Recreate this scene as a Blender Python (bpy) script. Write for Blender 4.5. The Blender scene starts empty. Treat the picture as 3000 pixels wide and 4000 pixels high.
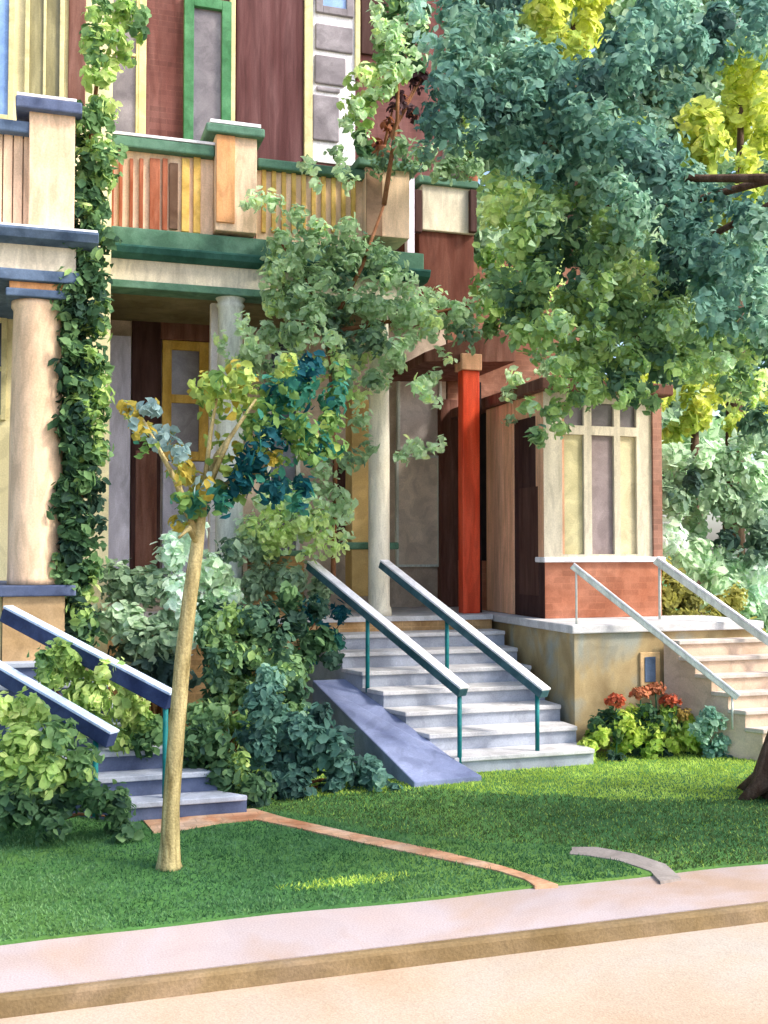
import bpy, math, random
import numpy as np
from mathutils import Vector

SC = bpy.context.scene
COL = SC.collection
random.seed(7)

# ------------------------------------------------------------------ camera
FPX, EYE = 4121.0, 2.1
YAW, PIT = math.radians(17.6), math.radians(2.08)
FW = np.array([math.sin(YAW)*math.cos(PIT), math.cos(YAW)*math.cos(PIT), math.sin(PIT)])
RT = np.array([math.cos(YAW), -math.sin(YAW), 0.0]); UP = np.cross(RT, FW)
CAM = np.array([0.0, 0.0, EYE])
cd = bpy.data.cameras.new('camera'); cam = bpy.data.objects.new('camera', cd); COL.objects.link(cam)
cam.location = CAM; cam.rotation_euler = (math.pi/2+PIT, 0, -YAW)
cd.sensor_fit = 'HORIZONTAL'; cd.sensor_width = 36; cd.lens = FPX/3000*36; cd.clip_end = 2000
SC.camera = cam

def ray(px, py): return FW + RT*(px-1500)/FPX + UP*(2000-py)/FPX
def G(px, py, z=0.0):                       # the point of the ground seen at a pixel
    r = ray(px, py); return CAM + r*((z-EYE)/r[2])
def Q(px, py, Y):                           # the point of the plane y = Y
    r = ray(px, py); return CAM + r*Y/r[1]
def XX(px, Y, py=2000): return float(Q(px, py, Y)[0])
def ZZ(py, px, Y): return float(Q(px, py, Y)[2])
def PXM(Y): return Y/0.953/FPX               # metres per photo pixel at depth Y (about)

# ------------------------------------------------------------------ materials
def lin(c):
    c = c/255.0
    return c/12.92 if c <= 0.04045 else ((c+0.055)/1.055)**2.4
def rgb(r, g, b, k=1.0): return (min(1, lin(r)*k), min(1, lin(g)*k), min(1, lin(b)*k), 1)

MATS = {}
def wash(name, cols, scale=1.6, rough=0.85, grain=0.10, bump=0.12, stretch=(1, 1, 1), brick=None, transl=0.0, spec=0.2, gscale=70, blot=1.0):
    """A surface whose own colour wanders between a few tones, with fine grain."""
    if name in MATS: return MATS[name]
    m = bpy.data.materials.new(name); m.use_nodes = True
    nt = m.node_tree; N = nt.nodes; L = nt.links
    bs = N['Principled BSDF']; out = N['Material Output']
    tc = N.new('ShaderNodeTexCoord'); mp = N.new('ShaderNodeMapping'); mp.inputs['Scale'].default_value = stretch
    L.new(tc.outputs['Object'], mp.inputs['Vector'])
    nz = N.new('ShaderNodeTexNoise'); nz.inputs['Scale'].default_value = scale; nz.inputs['Detail'].default_value = 4
    nz.inputs['Roughness'].default_value = 0.55; nz.inputs['Distortion'].default_value = 0.5
    L.new(mp.outputs[0], nz.inputs['Vector'])
    cr = N.new('ShaderNodeValToRGB'); el = cr.color_ramp.elements
    n = len(cols)
    pos = [0.34+0.32*i/max(1, n-1) for i in range(n)]
    el[0].position = pos[0]; el[0].color = cols[0]
    el[1].position = pos[-1]; el[1].color = cols[-1]
    for i in range(1, n-1):
        e = el.new(pos[i]); e.color = cols[i]
    L.new(nz.outputs['Fac'], cr.inputs[0])
    g = N.new('ShaderNodeTexNoise'); g.inputs['Scale'].default_value = gscale; g.inputs['Detail'].default_value = 3
    L.new(tc.outputs['Object'], g.inputs['Vector'])
    mr = N.new('ShaderNodeMapRange'); mr.inputs[1].default_value = 0.3; mr.inputs[2].default_value = 0.7
    mr.inputs[3].default_value = 1-grain; mr.inputs[4].default_value = 1+grain
    L.new(g.outputs['Fac'], mr.inputs[0])
    mul = N.new('ShaderNodeVectorMath'); mul.operation = 'SCALE'
    L.new(cr.outputs[0], mul.inputs[0]); L.new(mr.outputs[0], mul.inputs['Scale'])
    vb = N.new('ShaderNodeTexNoise'); vb.inputs['Scale'].default_value = scale*1.7; vb.inputs['Detail'].default_value = 2; vb.inputs['Distortion'].default_value = 1.2
    L.new(mp.outputs[0], vb.inputs['Vector'])
    br = N.new('ShaderNodeValToRGB'); be = br.color_ramp.elements
    be[0].position = 0.40; be[0].color = (1-0.14*blot, 1-0.14*blot, 1-0.14*blot, 1); be[1].position = 0.47; be[1].color = (1, 1, 1, 1)
    e_ = be.new(0.58); e_.color = (1.0, 1.0, 1.0, 1); e_ = be.new(0.61); e_.color = (1+.1*blot, 1+.1*blot, 1+.1*blot, 1)
    L.new(vb.outputs['Fac'], br.inputs[0])
    m3 = N.new('ShaderNodeVectorMath'); m3.operation = 'MULTIPLY'; L.new(mul.outputs[0], m3.inputs[0]); L.new(br.outputs[0], m3.inputs[1])
    col = m3.outputs[0]; hgt = g.outputs['Fac']
    if brick:
        bt = N.new('ShaderNodeTexBrick')
        sep = N.new('ShaderNodeSeparateXYZ'); L.new(tc.outputs['Object'], sep.inputs[0])
        ad = N.new('ShaderNodeMath'); ad.operation = 'ADD'; L.new(sep.outputs[0], ad.inputs[0]); L.new(sep.outputs[1], ad.inputs[1])
        cb = N.new('ShaderNodeCombineXYZ')
        if brick.get('flat'): L.new(sep.outputs[0], cb.inputs[0]); L.new(sep.outputs[1], cb.inputs[1])
        else: L.new(ad.outputs[0], cb.inputs[0]); L.new(sep.outputs[2], cb.inputs[1])
        L.new(cb.outputs[0], bt.inputs['Vector'])
        bt.inputs['Scale'].default_value = 1; bt.inputs['Brick Width'].default_value = brick.get('w', 0.22); bt.inputs['Row Height'].default_value = brick.get('h', 0.075)
        bt.inputs['Mortar Size'].default_value = 0.007; bt.inputs['Mortar Smooth'].default_value = 0.4
        bt.inputs['Color1'].default_value = (0.86, 0.86, 0.86, 1); bt.inputs['Color2'].default_value = (1.12, 1.12, 1.12, 1)
        k = brick.get('m', 1.35); bt.inputs['Mortar'].default_value = (k, k, k, 1)
        m2 = N.new('ShaderNodeVectorMath'); m2.operation = 'MULTIPLY'
        L.new(col, m2.inputs[0]); L.new(bt.outputs['Color'], m2.inputs[1]); col = m2.outputs[0]
    L.new(col, bs.inputs['Base Color'])
    bs.inputs['Roughness'].default_value = rough; bs.inputs['Specular IOR Level'].default_value = spec
    if bump:
        bp = N.new('ShaderNodeBump'); bp.inputs['Strength'].default_value = bump; bp.inputs['Distance'].default_value = 0.01
        L.new(hgt, bp.inputs['Height']); L.new(bp.outputs[0], bs.inputs['Normal'])
    if transl:
        tr = N.new('ShaderNodeBsdfTranslucent'); mx = N.new('ShaderNodeMixShader'); mx.inputs[0].default_value = transl
        L.new(col, tr.inputs['Color'])
        L.new(bs.outputs[0], mx.inputs[1]); L.new(tr.outputs[0], mx.inputs[2]); L.new(mx.outputs[0], out.inputs['Surface'])
    MATS[name] = m
    return m

def tones(r, g, b, v=14, k=1.0, warm=0):
    return [rgb(max(0, r-v), max(0, g-v), max(0, b-v+warm), k), rgb(r, g, b, k), rgb(min(255, r+v), min(255, g+v), min(255, b+v-warm), k)]

def leafmat(name, r, g, b, k=1.62, v=16, tr=0.5):
    q = 0.3*r+0.6*g+0.1*b; r, g, b = r+(q-r)*0.14, g+(q-g)*0.14, b+(q-b)*0.14
    return wash('leaf_'+name, tones(r, g, b, v, k), scale=3.5, rough=0.7, grain=0.12, bump=0, transl=tr, gscale=40)

# ------------------------------------------------------------------ things, parts
def tag(o, label=None, cat=None, group=None, kind=None):
    if label: o['label'] = label
    if cat: o['category'] = cat
    if group: o['group'] = group
    if kind: o['kind'] = kind
    return o
def thing(name, label, cat, loc, group=None):
    o = bpy.data.objects.new(name, None); COL.objects.link(o); o.location = loc
    o.empty_display_size = 0.2
    return tag(o, label, cat, group)
def root_loc(p):
    v = Vector((0, 0, 0))
    while p is not None:
        v = v + Vector(p.location); p = p.parent
    return v

class MB:
    """Collects prisms, beams, tubes; build() links them as one mesh object."""
    def __init__(s): s.v = []; s.f = []; s.mi = []; s.sm = []; s.cur = 0
    def add(s, vs, fs, smooth=False):
        n = len(s.v); s.v += [tuple(map(float, p)) for p in vs]
        for f in fs: s.f.append([n+i for i in f]); s.mi.append(s.cur); s.sm.append(smooth)
        return s
    def box(s, x0, x1, y0, y1, z0, z1): return s.prism([(x0, y0), (x1, y0), (x1, y1), (x0, y1)], z0, z1)
    def prism(s, pts, z0, z1):
        n = len(pts)
        a = sum(pts[i][0]*pts[(i+1) % n][1]-pts[(i+1) % n][0]*pts[i][1] for i in range(n))
        if a < 0: pts = pts[::-1]
        z0s = z0 if hasattr(z0, '__len__') else [z0]*n; z1s = z1 if hasattr(z1, '__len__') else [z1]*n
        vs = [(p[0], p[1], z0s[i]) for i, p in enumerate(pts)]+[(p[0], p[1], z1s[i]) for i, p in enumerate(pts)]
        fs = [list(range(n))[::-1], list(range(n, 2*n))]+[[i, (i+1) % n, n+(i+1) % n, n+i] for i in range(n)]
        return s.add(vs, fs)
    def xprism(s, prof, x0, x1):           # prof: (y, z) points, run along x
        n = len(prof)
        vs = [(x0, y, z) for y, z in prof]+[(x1, y, z) for y, z in prof]
        return s.add(vs, [list(range(n)), list(range(n, 2*n))[::-1]]+[[i, n+i, n+(i+1) % n, (i+1) % n] for i in range(n)])
    def yprism(s, prof, y0, y1):           # prof: (x, z) points, run along y
        n = len(prof)
        vs = [(x, y0, z) for x, z in prof]+[(x, y1, z) for x, z in prof]
        return s.add(vs, [list(range(n))[::-1], list(range(n, 2*n))]+[[i, (i+1) % n, n+(i+1) % n, n+i] for i in range(n)])
    def beam(s, p, q, w, h):
        p, q = Vector(p), Vector(q); d = (q-p).normalized()
        a = d.cross(Vector((0, 0, 1)))
        a = Vector((1, 0, 0)) if a.length < 1e-4 else a.normalized()
        b = a.cross(d).normalized(); a = a*w/2; b = b*h/2
        vs = [p-a-b, p+a-b, p+a+b, p-a+b, q-a-b, q+a-b, q+a+b, q-a+b]
        return s.add(vs, [[0, 1, 2, 3], [7, 6, 5, 4], [0, 4, 5, 1], [1, 5, 6, 2], [2, 6, 7, 3], [3, 7, 4, 0]])
    def tube(s, pts, rad, n=10, cap=True):
        pts = [Vector(p) for p in pts]; rings = []
        if not hasattr(rad, '__len__'): rad = [rad]*len(pts)
        ref = Vector((0.3, 1, 0.1)).normalized(); vs = []
        for i, p in enumerate(pts):
            d = (pts[min(i+1, len(pts)-1)]-pts[max(i-1, 0)]).normalized()
            a = d.cross(ref); a = a.normalized() if a.length > 1e-3 else Vector((1, 0, 0)); b = d.cross(a)
            for k in range(n):
                t = 2*math.pi*k/n; vs.append(p+(a*math.cos(t)+b*math.sin(t))*rad[i])
        fs = []
        for i in range(len(pts)-1):
            for k in range(n):
                fs.append([i*n+k, i*n+(k+1) % n, (i+1)*n+(k+1) % n, (i+1)*n+k])
        s.add(vs, fs, True)
        if cap:
            m = len(s.v)-len(vs)
            s.f.append([m+k for k in range(n)][::-1]); s.mi.append(s.cur); s.sm.append(False)
            s.f.append([m+(len(pts)-1)*n+k for k in range(n)]); s.mi.append(s.cur); s.sm.append(False)
        return s
    def lathe(s, c, prof, n=28):             # prof: (r, z)
        vs = []
        for r, z in prof:
            for k in range(n):
                t = 2*math.pi*k/n; vs.append((c[0]+r*math.cos(t), c[1]+r*math.sin(t), z))
        fs = [[i*n+k, i*n+(k+1) % n, (i+1)*n+(k+1) % n, (i+1)*n+k] for i in range(len(prof)-1) for k in range(n)]
        s.add(vs, fs, True)
        m = len(s.v)-len(vs)
        s.f.append([m+k for k in range(n)][::-1]); s.mi.append(s.cur); s.sm.append(False)
        s.f.append([m+(len(prof)-1)*n+k for k in range(n)]); s.mi.append(s.cur); s.sm.append(False)
        return s
    def build(s, name, mats, parent=None, bevel=0.0, label=None):
        mats = mats if isinstance(mats, (list, tuple)) else [mats]
        o0 = root_loc(parent)
        me = bpy.data.meshes.new(name)
        me.from_pydata([(x-o0.x, y-o0.y, z-o0.z) for x, y, z in s.v], [], s.f)
        for m in mats: me.materials.append(m)
        me.polygons.foreach_set('material_index', s.mi)
        me.polygons.foreach_set('use_smooth', s.sm)
        me.update()
        o = bpy.data.objects.new(name, me); COL.objects.link(o); o.parent = parent
        if bevel:
            b = o.modifiers.new('bevel', 'BEVEL'); b.width = bevel; b.segments = 2; b.limit_method = 'ANGLE'; b.angle_limit = math.radians(50)
        if label: o['label'] = label
        return o

def mesh_np(name, V, F, MI, mats, parent, smooth=False):
    """V (n,3) world points, F (m,4) quads."""
    o0 = root_loc(parent); V = V-np.array(o0)
    me = bpy.data.meshes.new(name)
    k = F.shape[1]
    me.vertices.add(len(V)); me.vertices.foreach_set('co', V.astype(np.float32).ravel())
    me.loops.add(F.size); me.loops.foreach_set('vertex_index', F.astype(np.int32).ravel())
    me.polygons.add(len(F)); me.polygons.foreach_set('loop_start', np.arange(0, F.size, k, dtype=np.int32))
    for m in mats: me.materials.append(m)
    me.polygons.foreach_set('material_index', MI.astype(np.int32))
    me.update(calc_edges=True); me.validate()
    o = bpy.data.objects.new(name, me); COL.objects.link(o); o.parent = parent
    return o

COVER = 1.7
def foliage(name, parent, clumps, mats, leaf=0.12, cover=3.0, seed=1, up=0.35, hang=0.0, aspect=0.62, stray=0.12, mix=0.22):
    """clumps: (centre, (rx, ry, rz), colour index). Leaves are small folded blades of uneven outline."""
    rs = np.random.RandomState(seed); Vs = []; Ms = []
    for c, r, ci in clumps:
        r = np.array(r if hasattr(r, '__len__') else (r, r*0.8, r))
        n = int(max(6, COVER*cover*math.pi*r[0]*r[2]/(0.42*leaf*leaf*aspect*1.5)))
        d = rs.normal(size=(n, 3)); d /= np.linalg.norm(d, axis=1)[:, None]
        rad = rs.uniform(0, 1, n)**0.42
        rad = np.where(rs.uniform(size=n) < stray, rad*1.3, rad)
        wob = 1+0.22*np.sin(d[:, 0]*5+ci+c[0]*3)*np.cos(d[:, 2]*4+c[2]*2)
        p = np.array(c)+d*r*(rad*wob)[:, None]
        nrm = d*0.75+rs.normal(size=(n, 3))*0.45+np.array([0, -0.15, up]); nrm /= np.linalg.norm(nrm, axis=1)[:, None]
        t = rs.normal(size=(n, 3))+np.array([0, 0, -hang])
        t -= nrm*(t*nrm).sum(1)[:, None]; t /= np.linalg.norm(t, axis=1)[:, None]+1e-9
        b = np.cross(nrm, t)
        L = leaf*rs.uniform(0.6, 1.35, n)[:, None]; W = L*aspect*rs.uniform(0.75, 1.2, n)[:, None]
        u = lambda: rs.uniform(0.75, 1.25, n)[:, None]
        fold = nrm*W*0.18
        q = [p-t*L*0.5, p-t*L*0.14+b*W*0.5*u()+fold, p+t*L*0.2*u()+b*W*0.42*u()+fold, p+t*L*0.5,
             p+t*L*0.2*u()-b*W*0.42*u()+fold, p-t*L*0.14-b*W*0.5*u()+fold]
        Vs.append(np.stack(q, 1).reshape(-1, 3))
        m = np.full(n, ci); sw = rs.uniform(size=n) < mix
        m[sw] = np.clip(ci+rs.choice([-1, 1], sw.sum()), 0, len(mats)-1)
        Ms.append(np.repeat(m, 2))
    V = np.concatenate(Vs); n = len(V)//6
    base = (np.arange(n)*6)[:, None]
    F = np.stack([base+np.array([[0, 1, 2, 3]]), base+np.array([[0, 3, 4, 5]])], 1).reshape(-1, 4)
    return mesh_np(name, V, F, np.concatenate(Ms), mats, parent)

def pc(px, py, Y, r, ci, deep=0.7, tall=1.0):    # a clump given by where it stands: depth Y, radius in photo pixels
    k = PXM(Y)*r
    return (Q(px, py, Y), (k, k*deep, k*tall), ci)

def spread(specs, Y, jit, seed, split=3, shrink=0.62):
    """break (px, py, r, ci) daubs at depth Y into a few smaller clumps around each"""
    rs = random.Random(seed); out = []
    for s in specs:
        px, py, r, ci = s[:4]; yy = s[4] if len(s) > 4 else Y
        for k in range(split):
            a = rs.uniform(0, 6.28); d = rs.uniform(0.1, 0.6)*r
            out.append(pc(px+math.cos(a)*d, py+math.sin(a)*d, yy+rs.uniform(-jit, jit), r*shrink*rs.uniform(0.8, 1.2), ci))
    return out

def inpoly(x, y, poly):
    c = False; n = len(poly)
    for i in range(n):
        x0, y0 = poly[i]; x1, y1 = poly[(i+1) % n]
        if (y0 > y) != (y1 > y) and x < (x1-x0)*(y-y0)/(y1-y0)+x0: c = not c
    return c
def fill(poly, Y, r, ncol, seed, jit=0.4, holes=(), lo=0, drop=0.06, slope=0.0):
    """clumps standing through a volume around depth Y, outline given in the photo, tones drifting in broad patches"""
    rs = random.Random(seed); out = []
    a = [(rs.uniform(.003, .011), rs.uniform(.003, .011), rs.uniform(0, 6)) for _ in range(5)]
    xs_ = [p[0] for p in poly]; ys_ = [p[1] for p in poly]
    y = min(ys_); row = 0
    while y < max(ys_):
        x = min(xs_)+(row % 2)*r*0.5
        while x < max(xs_):
            px, py = x+rs.uniform(-.4, .4)*r, y+rs.uniform(-.4, .4)*r
            x += r*1.05
            if not inpoly(px, py, poly) or rs.random() < drop: continue
            if any((px-h[0])**2+(py-h[1])**2 < h[2]**2 for h in holes): continue
            v = sum(math.sin(px*k1+ph)*math.cos(py*k2-ph) for k1, k2, ph in a)/1.6
            ci = int(round(lo+(ncol-1-lo)*(0.5+0.5*max(-1, min(1, v)))+rs.uniform(-.35, .35)))
            out.append(pc(px, py, Y+rs.uniform(-jit, jit)+slope*(py-min(ys_)), r*rs.uniform(.55, .95), max(lo, min(ncol-1, ci))))
        y += r*0.95; row += 1
    return out

# palette -----------------------------------------------------------
M_peach = wash('peach_paint', tones(236, 204, 170, 12, 0.9), 2.2, stretch=(2.5, 2.5, 0.6))
M_orange = wash('orange_paint_and_shade', tones(222, 164, 112, 12, 0.9), 2.5, stretch=(2.5, 2.5, 0.6))
M_cream = wash('cream_paint', tones(222, 212, 188, 10, 0.85), 2.2, stretch=(2.5, 2.5, 0.6))
M_straw = wash('straw_trim', tones(218, 208, 156, 10, 0.85), 2.6)
M_white = wash('white_paint_and_highlight', tones(236, 234, 236, 8), 2.5)
M_palegrey = wash('pale_grey_paint', tones(206, 212, 202, 12), 2.5, stretch=(3, 3, 0.5))
M_slate = wash('slate_coping', tones(86, 104, 128, 18), 3)
M_bluecop = wash('blue_coping', tones(86, 98, 128, 20, .85), 3)
M_navy = wash('navy_paint', tones(50, 64, 104, 14, .8), 4, rough=0.5)  # beam colour; the sunlit rail top below is a separate paler tone
M_icy = wash('pale_blue_lit', tones(196, 212, 236, 14), 4)
M_green = wash('green_trim', tones(92, 130, 108, 18, .85), 3)
M_teal = wash('teal_paint', tones(24, 116, 116, 14), 4, rough=0.5)
M_dteal = wash('dark_teal_paint', tones(62, 96, 104, 16), 4, rough=0.5)
M_vgreen = wash('door_green', tones(76, 132, 92, 16, .85), 3)
M_maroon = wash('maroon_brick', tones(106, 68, 64, 20), 1.4, stretch=(2, 2, 0.4), brick=dict(m=1.12))
M_brown = wash('dark_brown_wood', tones(112, 76, 64, 16), 2.2, stretch=(4, 4, 0.5))
M_choc = wash('chocolate_wood', tones(66, 44, 40, 10), 2.2, stretch=(4, 4, 0.5))
M_greyglass = wash('grey_glass', tones(118, 112, 116, 16), 2.2, rough=0.25, bump=0, spec=0.5)
M_olive = wash('olive_glass', tones(136, 128, 84, 18), 2.2, rough=0.3, bump=0, spec=0.5, stretch=(3, 3, 0.5))
M_blueglass = wash('blue_glass', tones(128, 160, 206, 16), 2.2, rough=0.2, bump=0, spec=0.5)
M_darkglass = wash('dark_glass', tones(70, 76, 90, 12), 2.2, rough=0.2, bump=0, spec=0.5)
M_lav = wash('lavender_grey_render', tones(184, 182, 198, 18), 2.2, stretch=(2, 2, 0.6))
M_ochre = wash('ochre_paint', tones(194, 158, 78, 18), 2.5, stretch=(2, 2, 0.6))
M_taupe = wash('taupe_render', tones(184, 168, 150, 14), 1.8)
M_ochrestone = wash('ochre_stone_shaded', [rgb(150, 128, 90), rgb(172, 152, 112), rgb(150, 156, 148)], 1.7, stretch=(1, 1, 0.7))
M_pinkstone = wash('pink_stone_lit', [rgb(212, 176, 134, .9), rgb(226, 198, 174, .9), rgb(228, 206, 192, .9)], 1.5)
M_tanstone = wash('tan_stone', tones(196, 164, 122, 16, .85), 2)
M_concrete = wash('pale_concrete', tones(224, 222, 222, 10, .78), 2.0)
M_blueconc = wash('riser_shade_concrete', tones(176, 182, 194, 14, .8), 2.0)  # blue shadow on the risers put into the concrete colour
M_stepblue = wash('blue_shaded_step', tones(96, 108, 138, 18, .8), 2.0)  # left steps: the risers' blue shade is part of this colour
M_pinkconc = wash('pink_concrete', tones(230, 214, 202, 10, .75), 2.0)
M_red = wash('red_paint', tones(214, 76, 44, 14), 2.2, stretch=(3, 3, 0.4), rough=0.5)
M_rust = wash('rust_wood', tones(224, 172, 136, 14), 2.0, stretch=(3, 3, 0.4))
M_terra = wash('terracotta_brick', tones(172, 112, 86, 20, .9), 1.5, brick=dict(m=1.08))
M_ochbrick = wash('ochre_brick', tones(176, 140, 96, 22), 2.4, brick=dict(m=1.25))
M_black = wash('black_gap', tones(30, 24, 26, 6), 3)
M_bark = wash('olive_bark', [rgb(128, 114, 72), rgb(166, 152, 106), rgb(194, 178, 128)], 5, stretch=(3, 3, 0.5), bump=0.6, grain=0.2)
M_dbark = wash('dark_bark', tones(86, 66, 52, 16), 5, stretch=(3, 3, 0.5), bump=0.8, grain=0.25)
M_stem = wash('brown_stem', tones(120, 80, 52, 16), 5)

LM = [leafmat('deep', 38, 66, 52), leafmat('dark', 58, 92, 58), leafmat('mid', 96, 132, 80), leafmat('fresh', 134, 164, 86), leafmat('light', 172, 190, 112)]
LS = [leafmat('slate', 66, 92, 84), leafmat('sage_dark', 88, 116, 94), leafmat('sage', 126, 152, 120), leafmat('sage_pale', 164, 188, 154), leafmat('mint', 186, 212, 190)]
LB = [leafmat('ink', 52, 82, 76), leafmat('blue_dark', 70, 110, 98), leafmat('blue', 94, 136, 118), leafmat('blue_light', 120, 156, 130), leafmat('aqua', 152, 188, 170)]
LL = [leafmat('low_dark', 70, 104, 80), leafmat('low_mid', 104, 138, 88), leafmat('low_fresh', 134, 164, 92), leafmat('low_pale', 150, 180, 138), leafmat('low_light', 178, 198, 124)]
LY = [leafmat('olive', 136, 140, 40), leafmat('lime', 176, 198, 84, 1.1), leafmat('yellow', 210, 218, 92, 1.15), leafmat('pale_yellow', 226, 228, 130, 1.1)]
LT = [leafmat('sea', 22, 92, 104, 1.1), leafmat('teal', 50, 126, 104, 1.2), leafmat('grass', 110, 150, 74, 1.2), leafmat('lime2', 160, 182, 84, 1.2), leafmat('gold', 180, 160, 58, 1.1), leafmat('haze', 150, 182, 184, 1.1)]
LP = [leafmat('plum', 62, 40, 44), leafmat('copper', 122, 70, 44)]

# ------------------------------------------------------------------ the ground
def sheet(name, pts, z, mat, kind='structure', under=0.2):
    m = MB().prism(pts, z-under, z)
    return tag(m.build(name, mat), kind=kind)
M_grassbase = wash('turf', [rgb(58, 104, 58), rgb(78, 124, 64), rgb(98, 136, 62)], 0.5, grain=0.18, bump=0.4, gscale=45)
M_road = wash('road_surface', [rgb(224, 194, 164, .6), rgb(228, 206, 182, .6), rgb(226, 212, 196, .6)], 0.9, grain=0.12, bump=0.25, gscale=90, blot=0.25)
M_walk = wash('pavement_surface', [rgb(230, 208, 202, .58), rgb(228, 212, 212, .58), rgb(220, 190, 168, .58)], 0.8, grain=0.12, bump=0.25, gscale=90, blot=0.3)
M_kerb = wash('kerb_stone', [rgb(146, 122, 82, .6), rgb(166, 142, 104, .6), rgb(178, 154, 124, .6)], 1.6, grain=0.14, bump=0.3)
M_gutter = wash('pale_gutter', tones(232, 226, 220, 10, .62), 2)
KY, SY = 5.34, 6.03
def wavy(x, a=0.02, p=1.0): return a*math.sin(x*1.7*p+0.6)+a*0.6*math.sin(x*4.3*p+2)
xs = [-60]+[i*0.25-6 for i in range(0, 73)]+[60]
sheet('road', [(-60, -30), (60, -30), (60, KY), (-60, KY)], -0.095, M_road)
sheet('terrain', [(-300, KY+0.3), (300, KY+0.3), (300, 500), (-300, 500)], -0.02, M_grassbase)
mk = MB(); mk.box(-60, 60, KY-0.002, KY+0.07, -0.2, 0.003); tag(mk.build('kerb', M_kerb, bevel=0.02), kind='structure')
sheet('sidewalk', [(-60, KY+0.072), (60, KY+0.072)]+[(x, SY+0.06) for x in (60, -60)], 0.0, M_walk)
# lawn edge is a little uneven
def edgeY(x): return SY+wavy(x, 0.022)+0.03*math.sin(x*0.8)
lawn_pts = [(x, edgeY(x)) for x in xs]+[(60, 40), (-60, 40)]
sheet('lawn', lawn_pts, 0.012, M_grassbase)

M_path = wash('path_brick', [rgb(214, 150, 108, .7), rgb(232, 188, 150, .7), rgb(238, 206, 178, .7)], 2.4, brick=dict(flat=1, w=0.2, h=0.1, m=0.85))
M_greypath = wash('worn_path', tones(182, 172, 164, 12, .7), 2.4)
up_ = [(560, 3215), (700, 3205), (860, 3182), (990, 3168), (1120, 3206), (1400, 3268), (1700, 3330), (1960, 3394), (2080, 3432), (2180, 3468)]
dn_ = [(2090, 3474), (2050, 3446), (1940, 3412), (1700, 3362), (1400, 3300), (1150, 3242), (1000, 3212), (860, 3224), (720, 3250), (600, 3262)]
sheet('path', [tuple(G(*p)[:2]) for p in up_+dn_], 0.022, M_path, under=0.1)
up_ = [(2235, 3318), (2330, 3318), (2480, 3345), (2600, 3385), (2660, 3440)]
dn_ = [(2580, 3455), (2540, 3412), (2420, 3372), (2300, 3352), (2225, 3345)]
sheet('footpath', [tuple(G(*p)[:2]) for p in up_+dn_], 0.018, M_greypath, under=0.1)

# grass blades over the lawn (one mass)
def in_poly(px, py, poly):
    c = np.zeros(len(px), bool); n = len(poly)
    for i in range(n):
        x0, y0 = poly[i]; x1, y1 = poly[(i+1) % n]
        k = ((y0 > py) != (y1 > py)) & (px < (x1-x0)*(py-y0)/(y1-y0+1e-12)+x0)
        c ^= k
    return c
rs = np.random.RandomState(5)
nb = 150000
gx = rs.uniform(-1.4, 9.0, nb); gy = 6.0+rs.uniform(0, 1, nb)**1.2*5.0
keep = gy > np.array([edgeY(x) for x in gx])+0.01
for (u, d) in (([(560, 3215), (990, 3168), (1400, 3268), (1960, 3394), (2180, 3468)], [(2090, 3474), (1940, 3412), (1400, 3300), (1000, 3212), (600, 3262)]),
               ([(2235, 3318), (2330, 3318), (2480, 3345), (2600, 3385), (2660, 3440)], [(2580, 3455), (2420, 3372), (2225, 3345)])):
    keep &= ~in_poly(gx, gy, [tuple(G(*p)[:2]) for p in u+d])
gx, gy = gx[keep], gy[keep]; n = len(gx)
hh = rs.uniform(0.012, 0.028, n); ang = rs.uniform(0, 6.28, n); lean = rs.normal(size=(n, 2))*0.012; w = 0.006
B = np.stack([gx, gy, np.full(n, 0.01)], 1); dx = np.stack([np.cos(ang)*w, np.sin(ang)*w, np.zeros(n)], 1)
T = B+np.stack([lean[:, 0], lean[:, 1], hh], 1)
V = np.stack([B-dx, B+dx, T], 1).reshape(-1, 3); F = (np.arange(n)*3)[:, None]+np.array([[0, 1, 2]])
patch = np.sin(gx*0.9+gy*1.3)+0.8*np.sin(gx*2.1-gy*0.7+1)+rs.normal(size=n)*0.8
MI = np.digitize(patch, [-0.7, 0.6])
LG = [leafmat('turf_dark', 66, 118, 70, .95, tr=0.3), leafmat('turf_mid', 82, 134, 78, .95, tr=0.3), leafmat('turf_light', 104, 152, 86, .95, tr=0.3), leafmat('turf_shaded', 86, 116, 58, .8, tr=0.3), leafmat('turf_gold_lit', 140, 168, 66, 1.3, tr=0.4), leafmat('turf_sunlit', 168, 190, 70, 1.5, tr=0.4)]
kp = [G(*p) for p in ((560, 3215), (980, 3190), (1400, 3285), (1940, 3400), (2130, 3468))]
pathy = np.interp(gx, [p[0] for p in kp], [p[1] for p in kp])
rightside = (gy > pathy) & (gx > 1.2) | (gx > kp[-1][0])
def front(a): q = [G(*p) for p in a]; return np.interp(gx, [p[0] for p in q], [p[1] for p in q])
shade_from = front([(1120, 3175), (1500, 3255), (1900, 3300), (2280, 3312), (2480, 3348), (2640, 3420)])
sun_from = front([(1700, 3085), (2000, 3112), (2200, 3112), (2400, 3132), (2800, 3130)])+rs.normal(size=n)*0.04
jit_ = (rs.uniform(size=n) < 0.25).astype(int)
MI = np.where(rightside & (gy > shade_from), np.where(gy > sun_from, 5-jit_, np.where(rs.uniform(size=n) < .12, 4, 3-3*jit_*(rs.uniform(size=n) < .5))), np.clip(MI+jit_*0, 0, 2))  # sunlit strip and tree-shaded band put into the blade colours
fl = np.array(G(1360, 3452)); MI = np.where(((gx-fl[0])/0.42)**2+((gy-fl[1])/0.1)**2 < rs.uniform(0.2, 1.5, n), 5, MI)  # sun fleck painted as a patch of brighter blades
go = mesh_np('grass', V, F, MI, LG, None); tag(go, 'short green grass of the front lawns', 'grass', kind='stuff')

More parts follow.
